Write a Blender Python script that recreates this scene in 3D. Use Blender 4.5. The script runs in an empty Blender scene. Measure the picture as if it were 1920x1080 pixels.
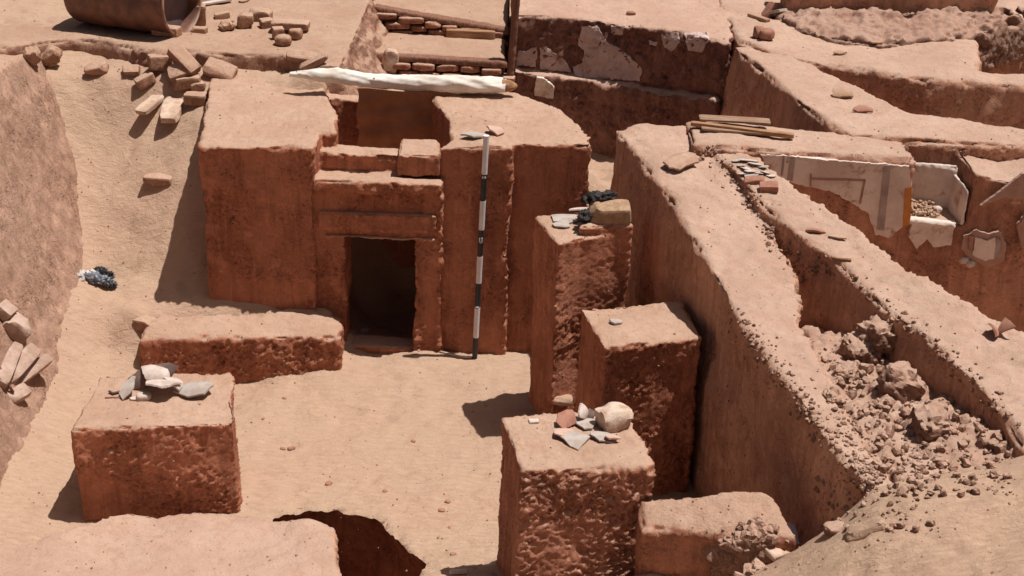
import bpy, bmesh, math, random
import numpy as np
from mathutils import Vector, Matrix, Euler
from mathutils.bvhtree import BVHTree

sc = bpy.context.scene
# ------------------------------------------------------------------ camera
FPX, PITCH, ROLL, HCAM = 2800.0, math.radians(25), 0.035, 5.6
fw = np.array([0, math.cos(PITCH), -math.sin(PITCH)])
_r = np.array([1.0, 0, 0]); _u = np.array([0, math.sin(PITCH), math.cos(PITCH)])
rt = math.cos(ROLL)*_r + math.sin(ROLL)*_u
up = -math.sin(ROLL)*_r + math.cos(ROLL)*_u
CAM = np.array([0, 0, HCAM])
cd = bpy.data.cameras.new('camera'); cam = bpy.data.objects.new('camera', cd)
sc.collection.objects.link(cam); sc.camera = cam
cd.sensor_width = 36; cd.lens = 36*FPX/1920; cd.clip_start = 0.1; cd.clip_end = 2000
M = Matrix(((rt[0], up[0], -fw[0], 0), (rt[1], up[1], -fw[1], 0), (rt[2], up[2], -fw[2], HCAM), (0, 0, 0, 1)))
cam.matrix_world = M
# ------------------------------------------------------------------ light
SUN_EL, SUN_AZ = math.radians(72), math.radians(4.5)      # azimuth counted from +X towards +Y
sdir = Vector((math.cos(SUN_EL)*math.cos(SUN_AZ), math.cos(SUN_EL)*math.sin(SUN_AZ), math.sin(SUN_EL)))
w = bpy.data.worlds.new('World'); sc.world = w; w.use_nodes = True
nt = w.node_tree; nt.nodes.clear()
sky = nt.nodes.new('ShaderNodeTexSky'); sky.sky_type = 'NISHITA'; sky.sun_disc = False
sky.sun_elevation = SUN_EL; sky.sun_rotation = math.pi/2 - SUN_AZ; sky.dust_density = 7.0; sky.air_density = 1.0
bg = nt.nodes.new('ShaderNodeBackground'); bg.inputs[1].default_value = 0.03
wo = nt.nodes.new('ShaderNodeOutputWorld')
nt.links.new(sky.outputs[0], bg.inputs[0]); nt.links.new(bg.outputs[0], wo.inputs[0])
sl = bpy.data.lights.new('sun', 'SUN'); sl.energy = 4.75; sl.angle = math.radians(0.5); sl.color = (1.0, 0.95, 0.90)
so = bpy.data.objects.new('sun', sl); sc.collection.objects.link(so)
so.rotation_euler = (-sdir).to_track_quat('-Z', 'Y').to_euler(); so.location = (0, 0, 30)
sc.view_settings.view_transform = 'Standard'; sc.view_settings.look = 'None'
sc.view_settings.exposure = 0.14; sc.view_settings.gamma = 1.0; sc.view_settings.use_curve_mapping = False

# ------------------------------------------------------------------ pixel <-> world
def ray(x, y): return fw + (x-960)/FPX*rt + (540-y)/FPX*up
def G(x, y, z=0.0):
    d = ray(x, y); return CAM + (z-HCAM)/d[2]*d
def PY(x, y, Y):
    d = ray(x, y); return CAM + Y/d[1]*d
rnd = random.Random(7)
# ------------------------------------------------------------------ noise
_rs = np.random.RandomState(3)
PERM = np.concatenate([_rs.permutation(256)]*2)
GR = _rs.normal(size=(256, 3)); GR /= np.linalg.norm(GR, axis=1)[:, None]
def pn(P):
    Pi = np.floor(P).astype(np.int64); f = P-Pi; u = f*f*f*(f*(f*6-15)+10)
    Pi &= 255; out = 0
    for dx in (0, 1):
        wx = u[:, 0] if dx else 1-u[:, 0]; hx = PERM[(Pi[:, 0]+dx) & 255]
        for dy in (0, 1):
            wy = u[:, 1] if dy else 1-u[:, 1]; hy = PERM[(hx+Pi[:, 1]+dy) & 255]
            for dz in (0, 1):
                wz = u[:, 2] if dz else 1-u[:, 2]
                g = GR[PERM[(hy+Pi[:, 2]+dz) & 255]]
                out = out + wx*wy*wz*((f-[dx, dy, dz])*g).sum(1)
    return out*1.5
def fbm(P, o=3, gain=.5):
    s = 0; a = 1.0
    for i in range(o):
        s = s+a*pn(P*(2.03**i)+i*17.3); a *= gain
    return s
def ridged(P, o=2):
    s = 0; a = 1.0
    for i in range(o):
        s = s+a*(1-2.2*np.abs(pn(P*(2.1**i)+i*11.7))); a *= .5
    return s
def sstep(a, b, x):
    t = np.clip((x-a)/(b-a), 0, 1); return t*t*(3-2*t)

# ------------------------------------------------------------------ materials
def new_mat(name):
    m = bpy.data.materials.new(name); m.use_nodes = True
    n = m.node_tree; n.nodes.clear()
    o = n.nodes.new('ShaderNodeOutputMaterial'); b = n.nodes.new('ShaderNodeBsdfPrincipled')
    n.links.new(b.outputs[0], o.inputs[0]); b.inputs['Specular IOR Level'].default_value = .06
    b.inputs['Roughness'].default_value = .95
    return m, n, b
def nd(n, t, **kw):
    x = n.nodes.new(t)
    for k, v in kw.items(): setattr(x, k, v)
    return x
def noise(n, vec, scale, detail=4, rough=.55, dist=0):
    x = nd(n, 'ShaderNodeTexNoise'); x.inputs['Scale'].default_value = scale; x.inputs['Detail'].default_value = detail
    x.inputs['Roughness'].default_value = rough; x.inputs['Distortion'].default_value = dist
    n.links.new(vec, x.inputs['Vector']); return x.outputs['Fac']
def maprange(n, src, a, b, c=0, d=1, smooth=True):
    x = nd(n, 'ShaderNodeMapRange'); x.clamp = True
    if smooth: x.interpolation_type = 'SMOOTHSTEP'
    n.links.new(src, x.inputs[0])
    for i, v in zip((1, 2, 3, 4), (a, b, c, d)): x.inputs[i].default_value = v
    return x.outputs[0]
def mix(n, f, a, b, mode='MIX'):
    x = nd(n, 'ShaderNodeMix', data_type='RGBA', blend_type=mode)
    if isinstance(f, (int, float)): x.inputs[0].default_value = f
    else: n.links.new(f, x.inputs[0])
    for s, i in ((a, 6), (b, 7)):
        if isinstance(s, (tuple, list)): x.inputs[i].default_value = (*s, 1)
        else: n.links.new(s, x.inputs[i])
    return x.outputs[2]
def math_(n, op, a, b=0.0):
    x = nd(n, 'ShaderNodeMath', operation=op)
    for i, s in enumerate((a, b)):
        if isinstance(s, (int, float)): x.inputs[i].default_value = s
        else: n.links.new(s, x.inputs[i])
    return x.outputs[0]
def bump(n, h, strength, dist, prev=None):
    x = nd(n, 'ShaderNodeBump'); x.inputs['Strength'].default_value = strength; x.inputs['Distance'].default_value = dist
    n.links.new(h, x.inputs['Height'])
    if prev: n.links.new(prev, x.inputs['Normal'])
    return x.outputs[0]
def wpos(n): return nd(n, 'ShaderNodeNewGeometry').outputs['Position']

SAND = (.46, .315, .222)
DUST = (.50, .335, .245)
def mud_mat(name, c1=(.50, .208, .125), c2=(.37, .138, .08), dust=DUST, dlo=.45, dhi=.85, streak=True, straw=.5, bs=1.0):
    m, n, b = new_mat(name); P = wpos(n)
    vs = nd(n, 'ShaderNodeMapping'); vs.inputs['Scale'].default_value = (1, 1, .12); n.links.new(P, vs.inputs[0])
    geo = nd(n, 'ShaderNodeNewGeometry')
    col = mix(n, maprange(n, noise(n, P, 1.7, 5, .6), .35, .65), c1, c2)
    col = mix(n, maprange(n, noise(n, P, 9, 5, .65), .45, .7, 0, .55), col, tuple(min(1, q*1.35) for q in c1))
    col = mix(n, maprange(n, noise(n, P, 26, 5, .75), .52, .75, 0, .5), col, tuple(q*.6 for q in c2))
    col = mix(n, maprange(n, noise(n, P, 46, 4, .75, .4), .56, .74, 0, .55), col, tuple(min(1, q*1.5) for q in c1))
    col = mix(n, maprange(n, noise(n, vs.outputs[0], 13, 4, .6), .45, .7, 0, .5), col, tuple(q*.66 for q in c2))
    col = mix(n, maprange(n, noise(n, vs.outputs[0], 21, 4, .6), .52, .75, 0, .45), col, tuple(min(1, q*1.35) for q in c1))
    # straw / lime flecks
    vm = nd(n, 'ShaderNodeMapping'); vm.inputs['Scale'].default_value = (1, 1, .45); n.links.new(P, vm.inputs[0])
    fl = maprange(n, noise(n, vm.outputs[0], 55, 2, .5, .6), .64, .74, 0, straw)
    fl = math_(n, 'MULTIPLY', fl, maprange(n, noise(n, P, 3.1, 3), .42, .6))
    col = mix(n, fl, col, (.62, .42, .32))
    sx = nd(n, 'ShaderNodeSeparateXYZ'); n.links.new(geo.outputs['Normal'], sx.inputs[0])
    dn = math_(n, 'ADD', sx.outputs[2], math_(n, 'MULTIPLY', math_(n, 'SUBTRACT', noise(n, P, 11, 6, .75), .5), .95))
    dn = math_(n, 'ADD', dn, math_(n, 'MULTIPLY', math_(n, 'SUBTRACT', noise(n, vs.outputs[0], 17, 4, .7), .5), .5))
    df = maprange(n, dn, dlo, dhi)
    dcol = mix(n, maprange(n, noise(n, P, 2.3, 5, .6), .35, .7), dust, tuple(q*k for q, k in zip(dust, (.88, .84, .82))))
    dcol = mix(n, maprange(n, noise(n, P, 24, 6, .78), .50, .72, 0, .6), dcol, tuple(q*k for q, k in zip(dust, (.72, .64, .60))))
    dcol = mix(n, maprange(n, noise(n, P, 6, 6, .72), .46, .68, 0, .6), dcol, tuple(q*k for q, k in zip(dust, (.86, .76, .71))))
    col = mix(n, df, col, dcol)
    n.links.new(col, b.inputs['Base Color'])
    h1 = noise(n, P, 30, 7, .8, .4)
    h2 = noise(n, vm.outputs[0], 75, 4, .7, .15)
    k = maprange(n, sx.outputs[2], .4, .85, 1, .15)
    kt = maprange(n, sx.outputs[2], .5, .9, 0, 1)
    nb = bump(n, math_(n, 'MULTIPLY', noise(n, P, 11, 8, .72, .3), kt), .75, .040)
    nb = bump(n, math_(n, 'MULTIPLY', h1, k), .9*bs, .022, nb)
    nb = bump(n, math_(n, 'MULTIPLY', h2, k), .7*bs, .009, nb)
    sp = maprange(n, noise(n, P, 42, 3, .6, .5), .52, .80)
    sp = math_(n, 'MULTIPLY', math_(n, 'MULTIPLY', sp, k), maprange(n, noise(n, P, 3.4, 4, .6), .44, .60, .08, 1))
    nb = bump(n, sp, 1.0, .016*bs, nb)
    n.links.new(nb, b.inputs['Normal'])
    return m
MUD = mud_mat('mudbrick')
MUDP = mud_mat('pink_mud', (.66, .37, .25), (.52, .265, .175), (.51, .35, .268), straw=.7)
MUDR = mud_mat('rough_mud', (.56, .26, .17), (.42, .175, .11), straw=.9, bs=1.3)
BANK = mud_mat('bank_mud', (.46, .285, .205), (.40, .235, .165), (.50, .34, .25), .6, 1.0, straw=.8, bs=1.1)

def sand_mat():
    m, n, b = new_mat('sand'); P = wpos(n)
    col = mix(n, maprange(n, noise(n, P, 1.1, 5, .6), .35, .68), SAND, (.46, .302, .215))
    col = mix(n, maprange(n, noise(n, P, 6.5, 5, .65), .5, .75, 0, .6), col, (.375, .24, .16))
    col = mix(n, maprange(n, noise(n, P, 60, 3, .7), .62, .78, 0, .5), col, (.30, .17, .11))
    geo = nd(n, 'ShaderNodeNewGeometry')
    sx = nd(n, 'ShaderNodeSeparateXYZ'); n.links.new(geo.outputs['True Normal'], sx.inputs[0])
    st = maprange(n, sx.outputs[2], .35, .62, 1, 0)
    n.links.new(col, b.inputs['Base Color'])
    vm = nd(n, 'ShaderNodeMapping'); vm.inputs['Scale'].default_value = (1, 2.1, 1); vm.inputs['Rotation'].default_value = (0, 0, .25); n.links.new(P, vm.inputs[0])
    nb = bump(n, noise(n, P, 4.5, 5, .62, .6), .45, .05)
    nb = bump(n, noise(n, vm.outputs[0], 13, 6, .74, .8), .7, .026, nb)
    nb = bump(n, noise(n, P, 55, 4, .7, .3), .5, .008, nb)
    n.links.new(nb, b.inputs['Normal'])
    return m
SANDM = sand_mat()

def simple_mat(name, c1, c2, scale=12, rough=.9, bs=.5, bd=.006, spec=.2, metal=0, sc2=60, stretch=None):
    m, n, b = new_mat(name); tc = nd(n, 'ShaderNodeTexCoord'); P = tc.outputs['Object']
    if stretch:
        vm = nd(n, 'ShaderNodeMapping'); vm.inputs['Scale'].default_value = stretch; n.links.new(P, vm.inputs[0]); P = vm.outputs[0]
    col = mix(n, maprange(n, noise(n, P, scale, 5, .65), .38, .64), c1, c2)
    col = mix(n, maprange(n, noise(n, P, sc2, 3, .7), .55, .75, 0, .5), col, tuple(q*.7 for q in c2))
    n.links.new(col, b.inputs['Base Color']); b.inputs['Roughness'].default_value = rough
    b.inputs['Specular IOR Level'].default_value = spec; b.inputs['Metallic'].default_value = metal
    n.links.new(bump(n, noise(n, P, sc2*.6, 5, .7), bs, bd), b.inputs['Normal'])
    return m
BRICKM = mud_mat('mud_brick', (.46, .27, .185), (.37, .20, .13), (.50, .335, .245), .3, .9, straw=.4)
STONEM = simple_mat('pale_stone', (.58, .44, .34), (.42, .27, .19), 9, bs=.8, bd=.008)
WOODM = simple_mat('old_wood', (.40, .23, .13), (.24, .12, .065), 6, bs=.6, bd=.004, stretch=(1, 9, 9))
WOODD = simple_mat('dark_wood', (.26, .13, .085), (.16, .075, .05), 6, bs=.6, bd=.004, stretch=(9, 9, 1))
PLAS = simple_mat('lime_plaster', (.58, .45, .41), (.47, .35, .31), 7, bs=.3, bd=.004)
PLASW = simple_mat('white_plaster', (.70, .60, .53), (.55, .44, .38), 3, bs=.5, bd=.006, sc2=25)
def stain(m, col, scale, lo, hi, amt):
    n = m.node_tree; b = [q for q in n.nodes if q.type == 'BSDF_PRINCIPLED'][0]; src = b.inputs['Base Color'].links[0].from_socket
    P = wpos(n); f = maprange(n, noise(n, P, scale, 7, .7, .6), lo, hi, 0, amt); n.links.new(mix(n, f, src, col), b.inputs['Base Color'])
stain(PLASW, (.36, .21, .14), 4.5, .54, .66, .85); stain(PLAS, (.30, .17, .13), 6, .52, .64, .8)
PGREY = simple_mat('grey_pottery', (.42, .37, .33), (.34, .27, .23), 10, bs=.3, bd=.002)  # the grey sherds' own colour
PWHITE = simple_mat('pale_pottery', (.56, .47, .42), (.42, .33, .28), 10, bs=.3, bd=.002)
PRED = simple_mat('red_pottery', (.36, .18, .125), (.26, .12, .085), 10, bs=.3, bd=.002)
PDARK = simple_mat('dark_pottery', (.17, .11, .09), (.10, .065, .055), 10, bs=.3, bd=.002)

# ------------------------------------------------------------------ objects
def link(name, me, mat=None, parent=None, loc=None, label=None, cat=None, group=None, kind=None, smooth=True):
    o = bpy.data.objects.new(name, me); sc.collection.objects.link(o)
    if me is not None and mat: me.materials.clear(); me.materials.append(mat)
    if me is not None and smooth and len(me.polygons): me.polygons.foreach_set('use_smooth', [True]*len(me.polygons))
    if loc is not None:
        if me is not None:
            me.transform(Matrix.Translation(-Vector(loc)))
        o.location = loc
    if parent:
        o.parent = parent
        if loc is None and me is not None:      # mesh given in world coordinates
            me.transform(Matrix.Translation(-Vector(parent.location)))
    for k, v in (('label', label), ('category', cat), ('group', group), ('kind', kind)):
        if v: o[k] = v
    return o
def empty(name, loc, label, cat, group=None):
    return link(name, None, loc=loc, label=label, cat=cat, group=group)
def pymesh(name, v, f):
    me = bpy.data.meshes.new(name); me.from_pydata([tuple(map(float, p)) for p in v], [], f); me.update(); return me
def getco(me):
    a = np.empty(len(me.vertices)*3, np.float32); me.vertices.foreach_get('co', a); return a.reshape(-1, 3).astype(np.float64)
def setco(me, c):
    me.vertices.foreach_set('co', c.astype(np.float32).ravel()); me.update()
def getn(me):
    a = np.empty(len(me.vertices)*3, np.float32); me.vertex_normals.foreach_get('vector', a); return a.reshape(-1, 3).astype(np.float64)
def smooth_co(me, it, k=.5):
    c = getco(me); e = np.empty(len(me.edges)*2, np.int32); me.edges.foreach_get('vertices', e); e = e.reshape(-1, 2)
    nv = len(c); deg = np.bincount(e.ravel(), minlength=nv)[:, None].clip(1)
    for _ in range(it):
        s = np.stack([np.bincount(e[:, 0], c[e[:, 1], i], nv)+np.bincount(e[:, 1], c[e[:, 0], i], nv) for i in range(3)], 1)
        c = c+k*(s/deg-c)
    setco(me, c)
def prism(top, zb, batter=0.0, foot=None):
    """top: list of (x,y,z); straight-sided solid down to zb, widening by batter metres."""
    t = np.array(top, float); cc = t[:, :2].mean(0); bt = t.copy(); bt[:, 2] = zb
    d = t[:, :2]-cc; bt[:, :2] += batter*np.sign(d)
    if foot is not None: bt[:, :2] += np.array(foot)
    n = len(t); v = list(t)+list(bt)
    ar = sum(t[i, 0]*t[(i+1) % n, 1]-t[(i+1) % n, 0]*t[i, 1] for i in range(n))
    f = [list(range(n)), list(range(2*n-1, n-1, -1))]+[[i, i+n, (i+1) % n+n, (i+1) % n] for i in range(n)]
    if ar < 0: f = [q[::-1] for q in f]
    return v, f
def box(x0, x1, y0, y1, z0, z1):
    return prism([(x0, y0, z1), (x1, y0, z1), (x1, y1, z1), (x0, y1, z1)], z0)
def remesh(parts, vox, sm=2):
    V, F = [], []
    for v, f in parts:
        k = len(V); V += [tuple(p) for p in v]; F += [[i+k for i in q] for q in f]
    me = pymesh('tmp', V, F)
    bm = bmesh.new(); bm.from_mesh(me); bmesh.ops.triangulate(bm, faces=bm.faces[:]); bm.to_mesh(me); bm.free()
    o = bpy.data.objects.new('tmp', me); sc.collection.objects.link(o)
    md = o.modifiers.new('r', 'REMESH'); md.mode = 'VOXEL'; md.voxel_size = vox; md.adaptivity = 0
    dg = bpy.context.evaluated_depsgraph_get(); ev = o.evaluated_get(dg)
    m2 = bpy.data.meshes.new_from_object(ev)
    bpy.data.objects.remove(o); bpy.data.meshes.remove(me)
    if sm: smooth_co(m2, sm)
    return m2
def edge_mask(me, it=5):
    c = getco(me); e = np.empty(len(me.edges)*2, np.int32); me.edges.foreach_get('vertices', e); e = e.reshape(-1, 2)
    nv = len(c); deg = np.bincount(e.ravel(), minlength=nv).clip(1)
    nb = lambda a: (np.bincount(e[:, 0], a[e[:, 1]], nv)+np.bincount(e[:, 1], a[e[:, 0]], nv))/deg
    lap = c-np.stack([nb(c[:, i]) for i in range(3)], 1)
    k = np.clip((lap*getn(me)).sum(1), 0, 1)      # convex arrises only
    k = k/(np.percentile(k, 99)+1e-9); k = np.clip(k, 0, 1)
    for _ in range(it): k = nb(k)
    return np.clip(k*3.2, 0, 1)
def rough(me, low=.03, mid=.016, fine=.009, top=.008, seed=0, patch=.0, zmin=None, crumble=.03, arris=1.0, ledge=.010, lp=.15):
    c = getco(me); n = getn(me); P = c+seed*13.7; em = edge_mask(me)*arris
    side = (1-sstep(.45, .85, n[:, 2]))*(1-.85*sstep(.45, .8, -n[:, 0]))
    mask = sstep(-.35+patch, .35+patch, fbm(P*1.6+5, 2))
    # crumbling along the arris: where the local normal is slanted
    ed = np.exp(-((n[:, 2]-.55)/.28)**2)
    d = low*fbm(P*1.3, 2)+side*(mid*fbm(P*6, 3)*(.35+.65*mask)+fine*(ridged(P*np.array([17, 17, 24.]), 2)-.6)*(.25+.75*mask))
    d += (1-side)*top*(fbm(P*5, 3)+.55*fbm(P*16, 3)-1.6*np.clip(fbm(P*9+2, 2)-.45, 0, 1))
    d += -ed*crumble*np.clip(fbm(P*5.3+9, 3)+.25, 0, 1)
    t_ = c[:, 2]*12+3.2*fbm(P*np.array([3.5, 3.5, 4.]), 3); sw = t_-np.floor(t_)
    lm = np.clip(sstep(lp, lp+.5, fbm(P*2.1+31, 3)+.35*em), 0, 1)*side
    W = P+.05*np.stack([fbm(P*3+k_*9, 2) for k_ in (1, 2, 3)], 1)
    ca, sa = math.cos(.5), math.sin(.5); R1 = np.stack([W[:, 0]*ca+W[:, 2]*sa, W[:, 1], -W[:, 0]*sa+W[:, 2]*ca], 1)
    R2 = np.stack([W[:, 0]*ca-W[:, 2]*sa, W[:, 1], W[:, 0]*sa+W[:, 2]*ca], 1)
    ch_ = np.maximum(ridged(R1*np.array([8, 10, 24.]), 2), ridged(R2*np.array([9, 10, 27.])+40, 2)+.35*fbm(P*2, 2)-.1)
    d += lm*ledge*(1-.6*em)*(.85*(ch_-.9)+.25*(1-sw)**2*sstep(0, .12, sw))
    d += lm*ledge*np.clip(fbm(P*24+3, 2)-.2, 0, 1)*.9
    sd = em*side
    d += sd*(.016*ridged(P*np.array([13, 13, 15.]), 2)*(.4+.6*mask)-.02*np.clip(fbm(P*4+3, 2)+.2, 0, 1))
    setco(me, c+n*d[:, None])
    return me
BV = []
def solid(me):
    bm = bmesh.new(); bm.from_mesh(me); BV.append(BVHTree.FromBMesh(bm)); bm.free()
def hit(px, py):
    d = Vector(ray(px, py)).normalized(); best = None
    for b in BV:
        r = b.ray_cast(Vector(CAM), d)
        if r[0] is not None and (best is None or r[3] < best[3]): best = r
    return best[0] if best else Vector(G(px, py, 0))
def drop(x, y, z=6.0):
    best = -9
    for b in BV:
        r = b.ray_cast(Vector((x, y, z)), Vector((0, 0, -1)))
        if r[0] is not None: best = max(best, r[0].z)
    return best
def zpoly(pts): # [(px,py,z)...] -> world points
    return [tuple(G(*p)) for p in pts]

# ================================================================== GROUND
ctrl = [(x, y, z) for x, y, z in [
 (500,750,0),(700,720,0),(850,800,0),(700,900,0),(890,672,0.02),(600,940,0),(860,1000,0),(480,900,0),(945,668,.02),(940,900,0),
 (650,650,.08),(780,662,.04),(560,700,.03),(400,690,.05),(300,690,.08),(245,655,.22),(480,690,.02),
 (137,990,0),(60,960,.05),(100,930,.05),(50,850,.1),(0,950,.05),(200,650,.22),(100,720,.2),(150,620,.34),(200,520,.5),(255,590,.44),
 (340,548,.5),(305,522,.54),(240,430,.77),(180,430,.76),(160,330,1.06),(250,330,1.10),(330,332,1.15),(200,230,1.40),(170,280,1.22),(310,222,1.46),(368,228,1.50),
 (300,155,1.71),(200,145,1.73),(60,120,1.80),
 (400,600,.35),(500,620,.3),(430,572,.43),(520,583,.38),(590,585,.34),
 (1120,345,.62),(1125,300,.68),(1110,268,.78),(1200,250,.82),(1290,900,0),(1200,700,0),(1060,720,0.03),(1250,600,0),(1180,500,.1),
 (1020,755,.12),(1000,764,.08),(1060,752,.14),(960,700,0),
 (1120,1090,.35),(1000,1090,.25),(850,1100,.05),(300,1090,.1),(20,1080,.1),(640,1200,.1),(-200,1000,.3),
 (1640,920,1.5),(1700,905,1.52),(1800,880,1.54),(1890,862,1.56),(1528,1006,1.22),(1500,1055,1.27),(1600,1040,1.42),(1700,1040,1.50),(1800,1060,1.60),(1900,1000,1.62),(1600,965,1.42),(1440,1085,1.18),(1330,1085,.92),(1240,1066,.62)
 ]]
cw = [tuple(G(*c)) for c in ctrl]
# spoil heap at the front right, room floors on the right, high ground all round (world coordinates)
cw += [(1.7,7.4,.3),(1.3,7.0,.2),(2.6,5.2,1.9),(3.6,5.6,2.0),(-.8,11.1,-.05),(-1.2,11.1,-.05),(-1.0,11.9,.0),(-1.3,11.6,.0),(-.7,11.6,.0),
       (1.7,4.6,1.8),(.9,5.2,.8),(.3,5.2,.45),(-1,5,.2),(-3,5.,.3),(4.5,5,2.5),(3.8,6.6,2.2),(1.25,7.4,.1),(1.3,8.2,0),
       (2.6,9.6,.35),(3.5,9.6,.35),(3.5,8.6,.4),(4.5,9.5,.4),(4.6,8,.9),(3,12,1.1),(4,12,1.1),(5,12,1.1),(3.3,11.6,1.1),
       (-5,6,1.2),(-5,9,1.8),(-5,12,1.85),(-7,8,2.0),(-7,14,2.1),(-9,20,2.3),(0,22,2.6),(8,20,2.4),(10,10,2.4),(8,5,2.8),(-3,0,3.2),(3,0,3.6),(0,2.5,2.2),(8,0,4),(-8,0,3),
       (1.2,13,.85),(.7,12.8,.8),(.3,12.6,.85),(-.5,12.7,1.15),(-.4,13.6,1.2),(-.8,13.6,1.2),(-1.6,12.8,1.5)]
cw = np.array(cw)
cw = np.array([list(q) for q in cw]+[list(PY(x, yf_, G(x, ye, 1.94)[1]-.05)) for x, ye, yf_ in [(90,74,106),(120,72,104),(200,76,110),(262,90,124),(300,96,134),(345,92,124),(400,97,134),(460,98,136),(520,100,136),(600,122,146)]])
def rbf_fit(c, smooth=.02):
    X = c[:, :2]; r = np.linalg.norm(X[:, None]-X[None], axis=2)
    n = len(X); A = np.zeros((n+3, n+3)); A[:n, :n] = -r+np.eye(n)*-smooth*-1*-1
    A[:n, n] = 1; A[:n, n+1:] = X; A[n, :n] = 1; A[n+1:, :n] = X.T
    return X, np.linalg.solve(A, np.concatenate([c[:, 2], [0, 0, 0]]))
RX, RC = rbf_fit(cw)
def base_h(x, y):
    out = np.empty(len(x))
    for s in range(0, len(x), 20000):
        X = np.stack([x[s:s+20000], y[s:s+20000]], 1)
        r = np.linalg.norm(X[:, None]-RX[None], axis=2)
        out[s:s+20000] = -r@RC[:-3]+RC[-3]+X@RC[-2:]
    return out
def pdist(x, y, poly):
    """signed distance to polygon, negative inside"""
    p = np.array([q[:2] for q in poly]); d = np.full(len(x), 1e9); ins = np.zeros(len(x), bool)
    for i in range(len(p)):
        a = p[i]; b = p[(i+1) % len(p)]; ab = b-a
        t = np.clip(((x-a[0])*ab[0]+(y-a[1])*ab[1])/(ab@ab), 0, 1)
        d = np.minimum(d, np.hypot(x-a[0]-t*ab[0], y-a[1]-t*ab[1]))
        c = ((a[1] > y) != (b[1] > y))
        xx = a[0]+(y-a[1])/(b[1]-a[1]+1e-12)*ab[0]
        ins ^= c & (x < xx)
    return np.where(ins, -d, d)
TERR = zpoly([(90,78,1.95),(190,78,1.95),(270,94,1.95),(303,112,1.95),(330,95,1.95),(400,97,1.95),(520,98,1.95),(590,118,1.95),(640,118,1.95),(668,60,1.95),(692,0,1.95),(700,-90,1.95)])
TERR = TERR+[(-1.6, 40, 0), (-60, 40, 0), (-60, 13.4, 0), (-6, 13.2, 0)]
PIT = zpoly([(505,964,0),(560,955,0),(640,953,0),(690,966,0),(722,985,0),(745,1010,0),(770,1033,0),(802,1050,0),(800,1066,0),(770,1110,0),(700,1150,0),(560,1150,0),(520,1000,0)])
gx = np.concatenate([-4.6-np.geomspace(.05, 300, 26)[::-1], np.arange(-4.6, 4.9, .027), 4.9+np.geomspace(.05, 300, 26)])
gy = np.concatenate([4.6-np.geomspace(.05, 200, 24)[::-1], np.arange(4.6, 15.6, .027), 15.6+np.geomspace(.05, 500, 30)])
XX, YY = np.meshgrid(gx, gy); xf, yf = XX.ravel(), YY.ravel()
P3 = np.stack([xf, yf, np.zeros_like(xf)], 1)
near = (np.abs(xf) < 9) & (yf > 1) & (yf < 24)
h = base_h(np.clip(xf, -12, 12), np.clip(yf, -1, 24))
nz = np.zeros_like(h); Pn = P3[near]
nz[near] = .035*fbm(Pn*1.1, 3)+.014*fbm(Pn*np.array([4, 6, 1.])+3, 3)+.006*fbm(Pn*np.array([11, 17, 1.])+8, 2)
# ripples and trampled dimples
nz[near] += -.035*np.clip(fbm(Pn*6+20, 2)-.28, 0, 1)-.03*np.clip(fbm(Pn*3.2+60, 2)-.42, 0, 1)+.010*ridged(Pn*np.array([5, 15, 1.])+4, 2)*sstep(-.1, .4, fbm(Pn*.9+30, 2))
h = h+nz
jag = .05*fbm(P3*5+2, 3)
dP = pdist(xf, yf, PIT)+np.where(near, .6*jag, 0)
rim = np.exp(-(dP/.06)**2)*np.where(near, 1, 0)
h = h+rim*(.02*fbm(P3*14+9, 2)-.012)
snap = near & (dP < .012) & (dP > -.032)
e_ = 1e-3; jn = lambda x, y: pdist(x, y, PIT)+.6*.05*fbm(np.stack([x, y, 0*x], 1)*5+2, 3)
xs_, ys_ = xf[snap], yf[snap]; d0 = jn(xs_, ys_); gx_ = (jn(xs_+e_, ys_)-d0)/e_; gy_ = (jn(xs_, ys_+e_)-d0)/e_; gl = np.hypot(gx_, gy_).clip(.3)
xf[snap] -= d0*gx_/gl**2; yf[snap] -= d0*gy_/gl**2; dP[snap] = 0; h[snap] -= .012
nx, ny = len(gx), len(gy)
idx = np.arange(nx*ny).reshape(ny, nx)
fc = np.stack([idx[:-1, :-1].ravel(), idx[:-1, 1:].ravel(), idx[1:, 1:].ravel(), idx[1:, :-1].ravel()], 1)
fc = fc[~((dP[fc] < -1e-6).any(1))]
gm = bpy.data.meshes.new('ground')
gm.vertices.add(nx*ny); gm.vertices.foreach_set('co', np.stack([xf, yf, h], 1).astype(np.float32).ravel())
gm.loops.add(fc.size); gm.loops.foreach_set('vertex_index', fc.ravel().astype(np.int32))
gm.polygons.add(len(fc)); gm.polygons.foreach_set('loop_start', np.arange(0, fc.size, 4, dtype=np.int32))
gm.update(calc_edges=True); gm.validate()
link('ground', gm, SANDM, kind='structure'); solid(gm)

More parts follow.
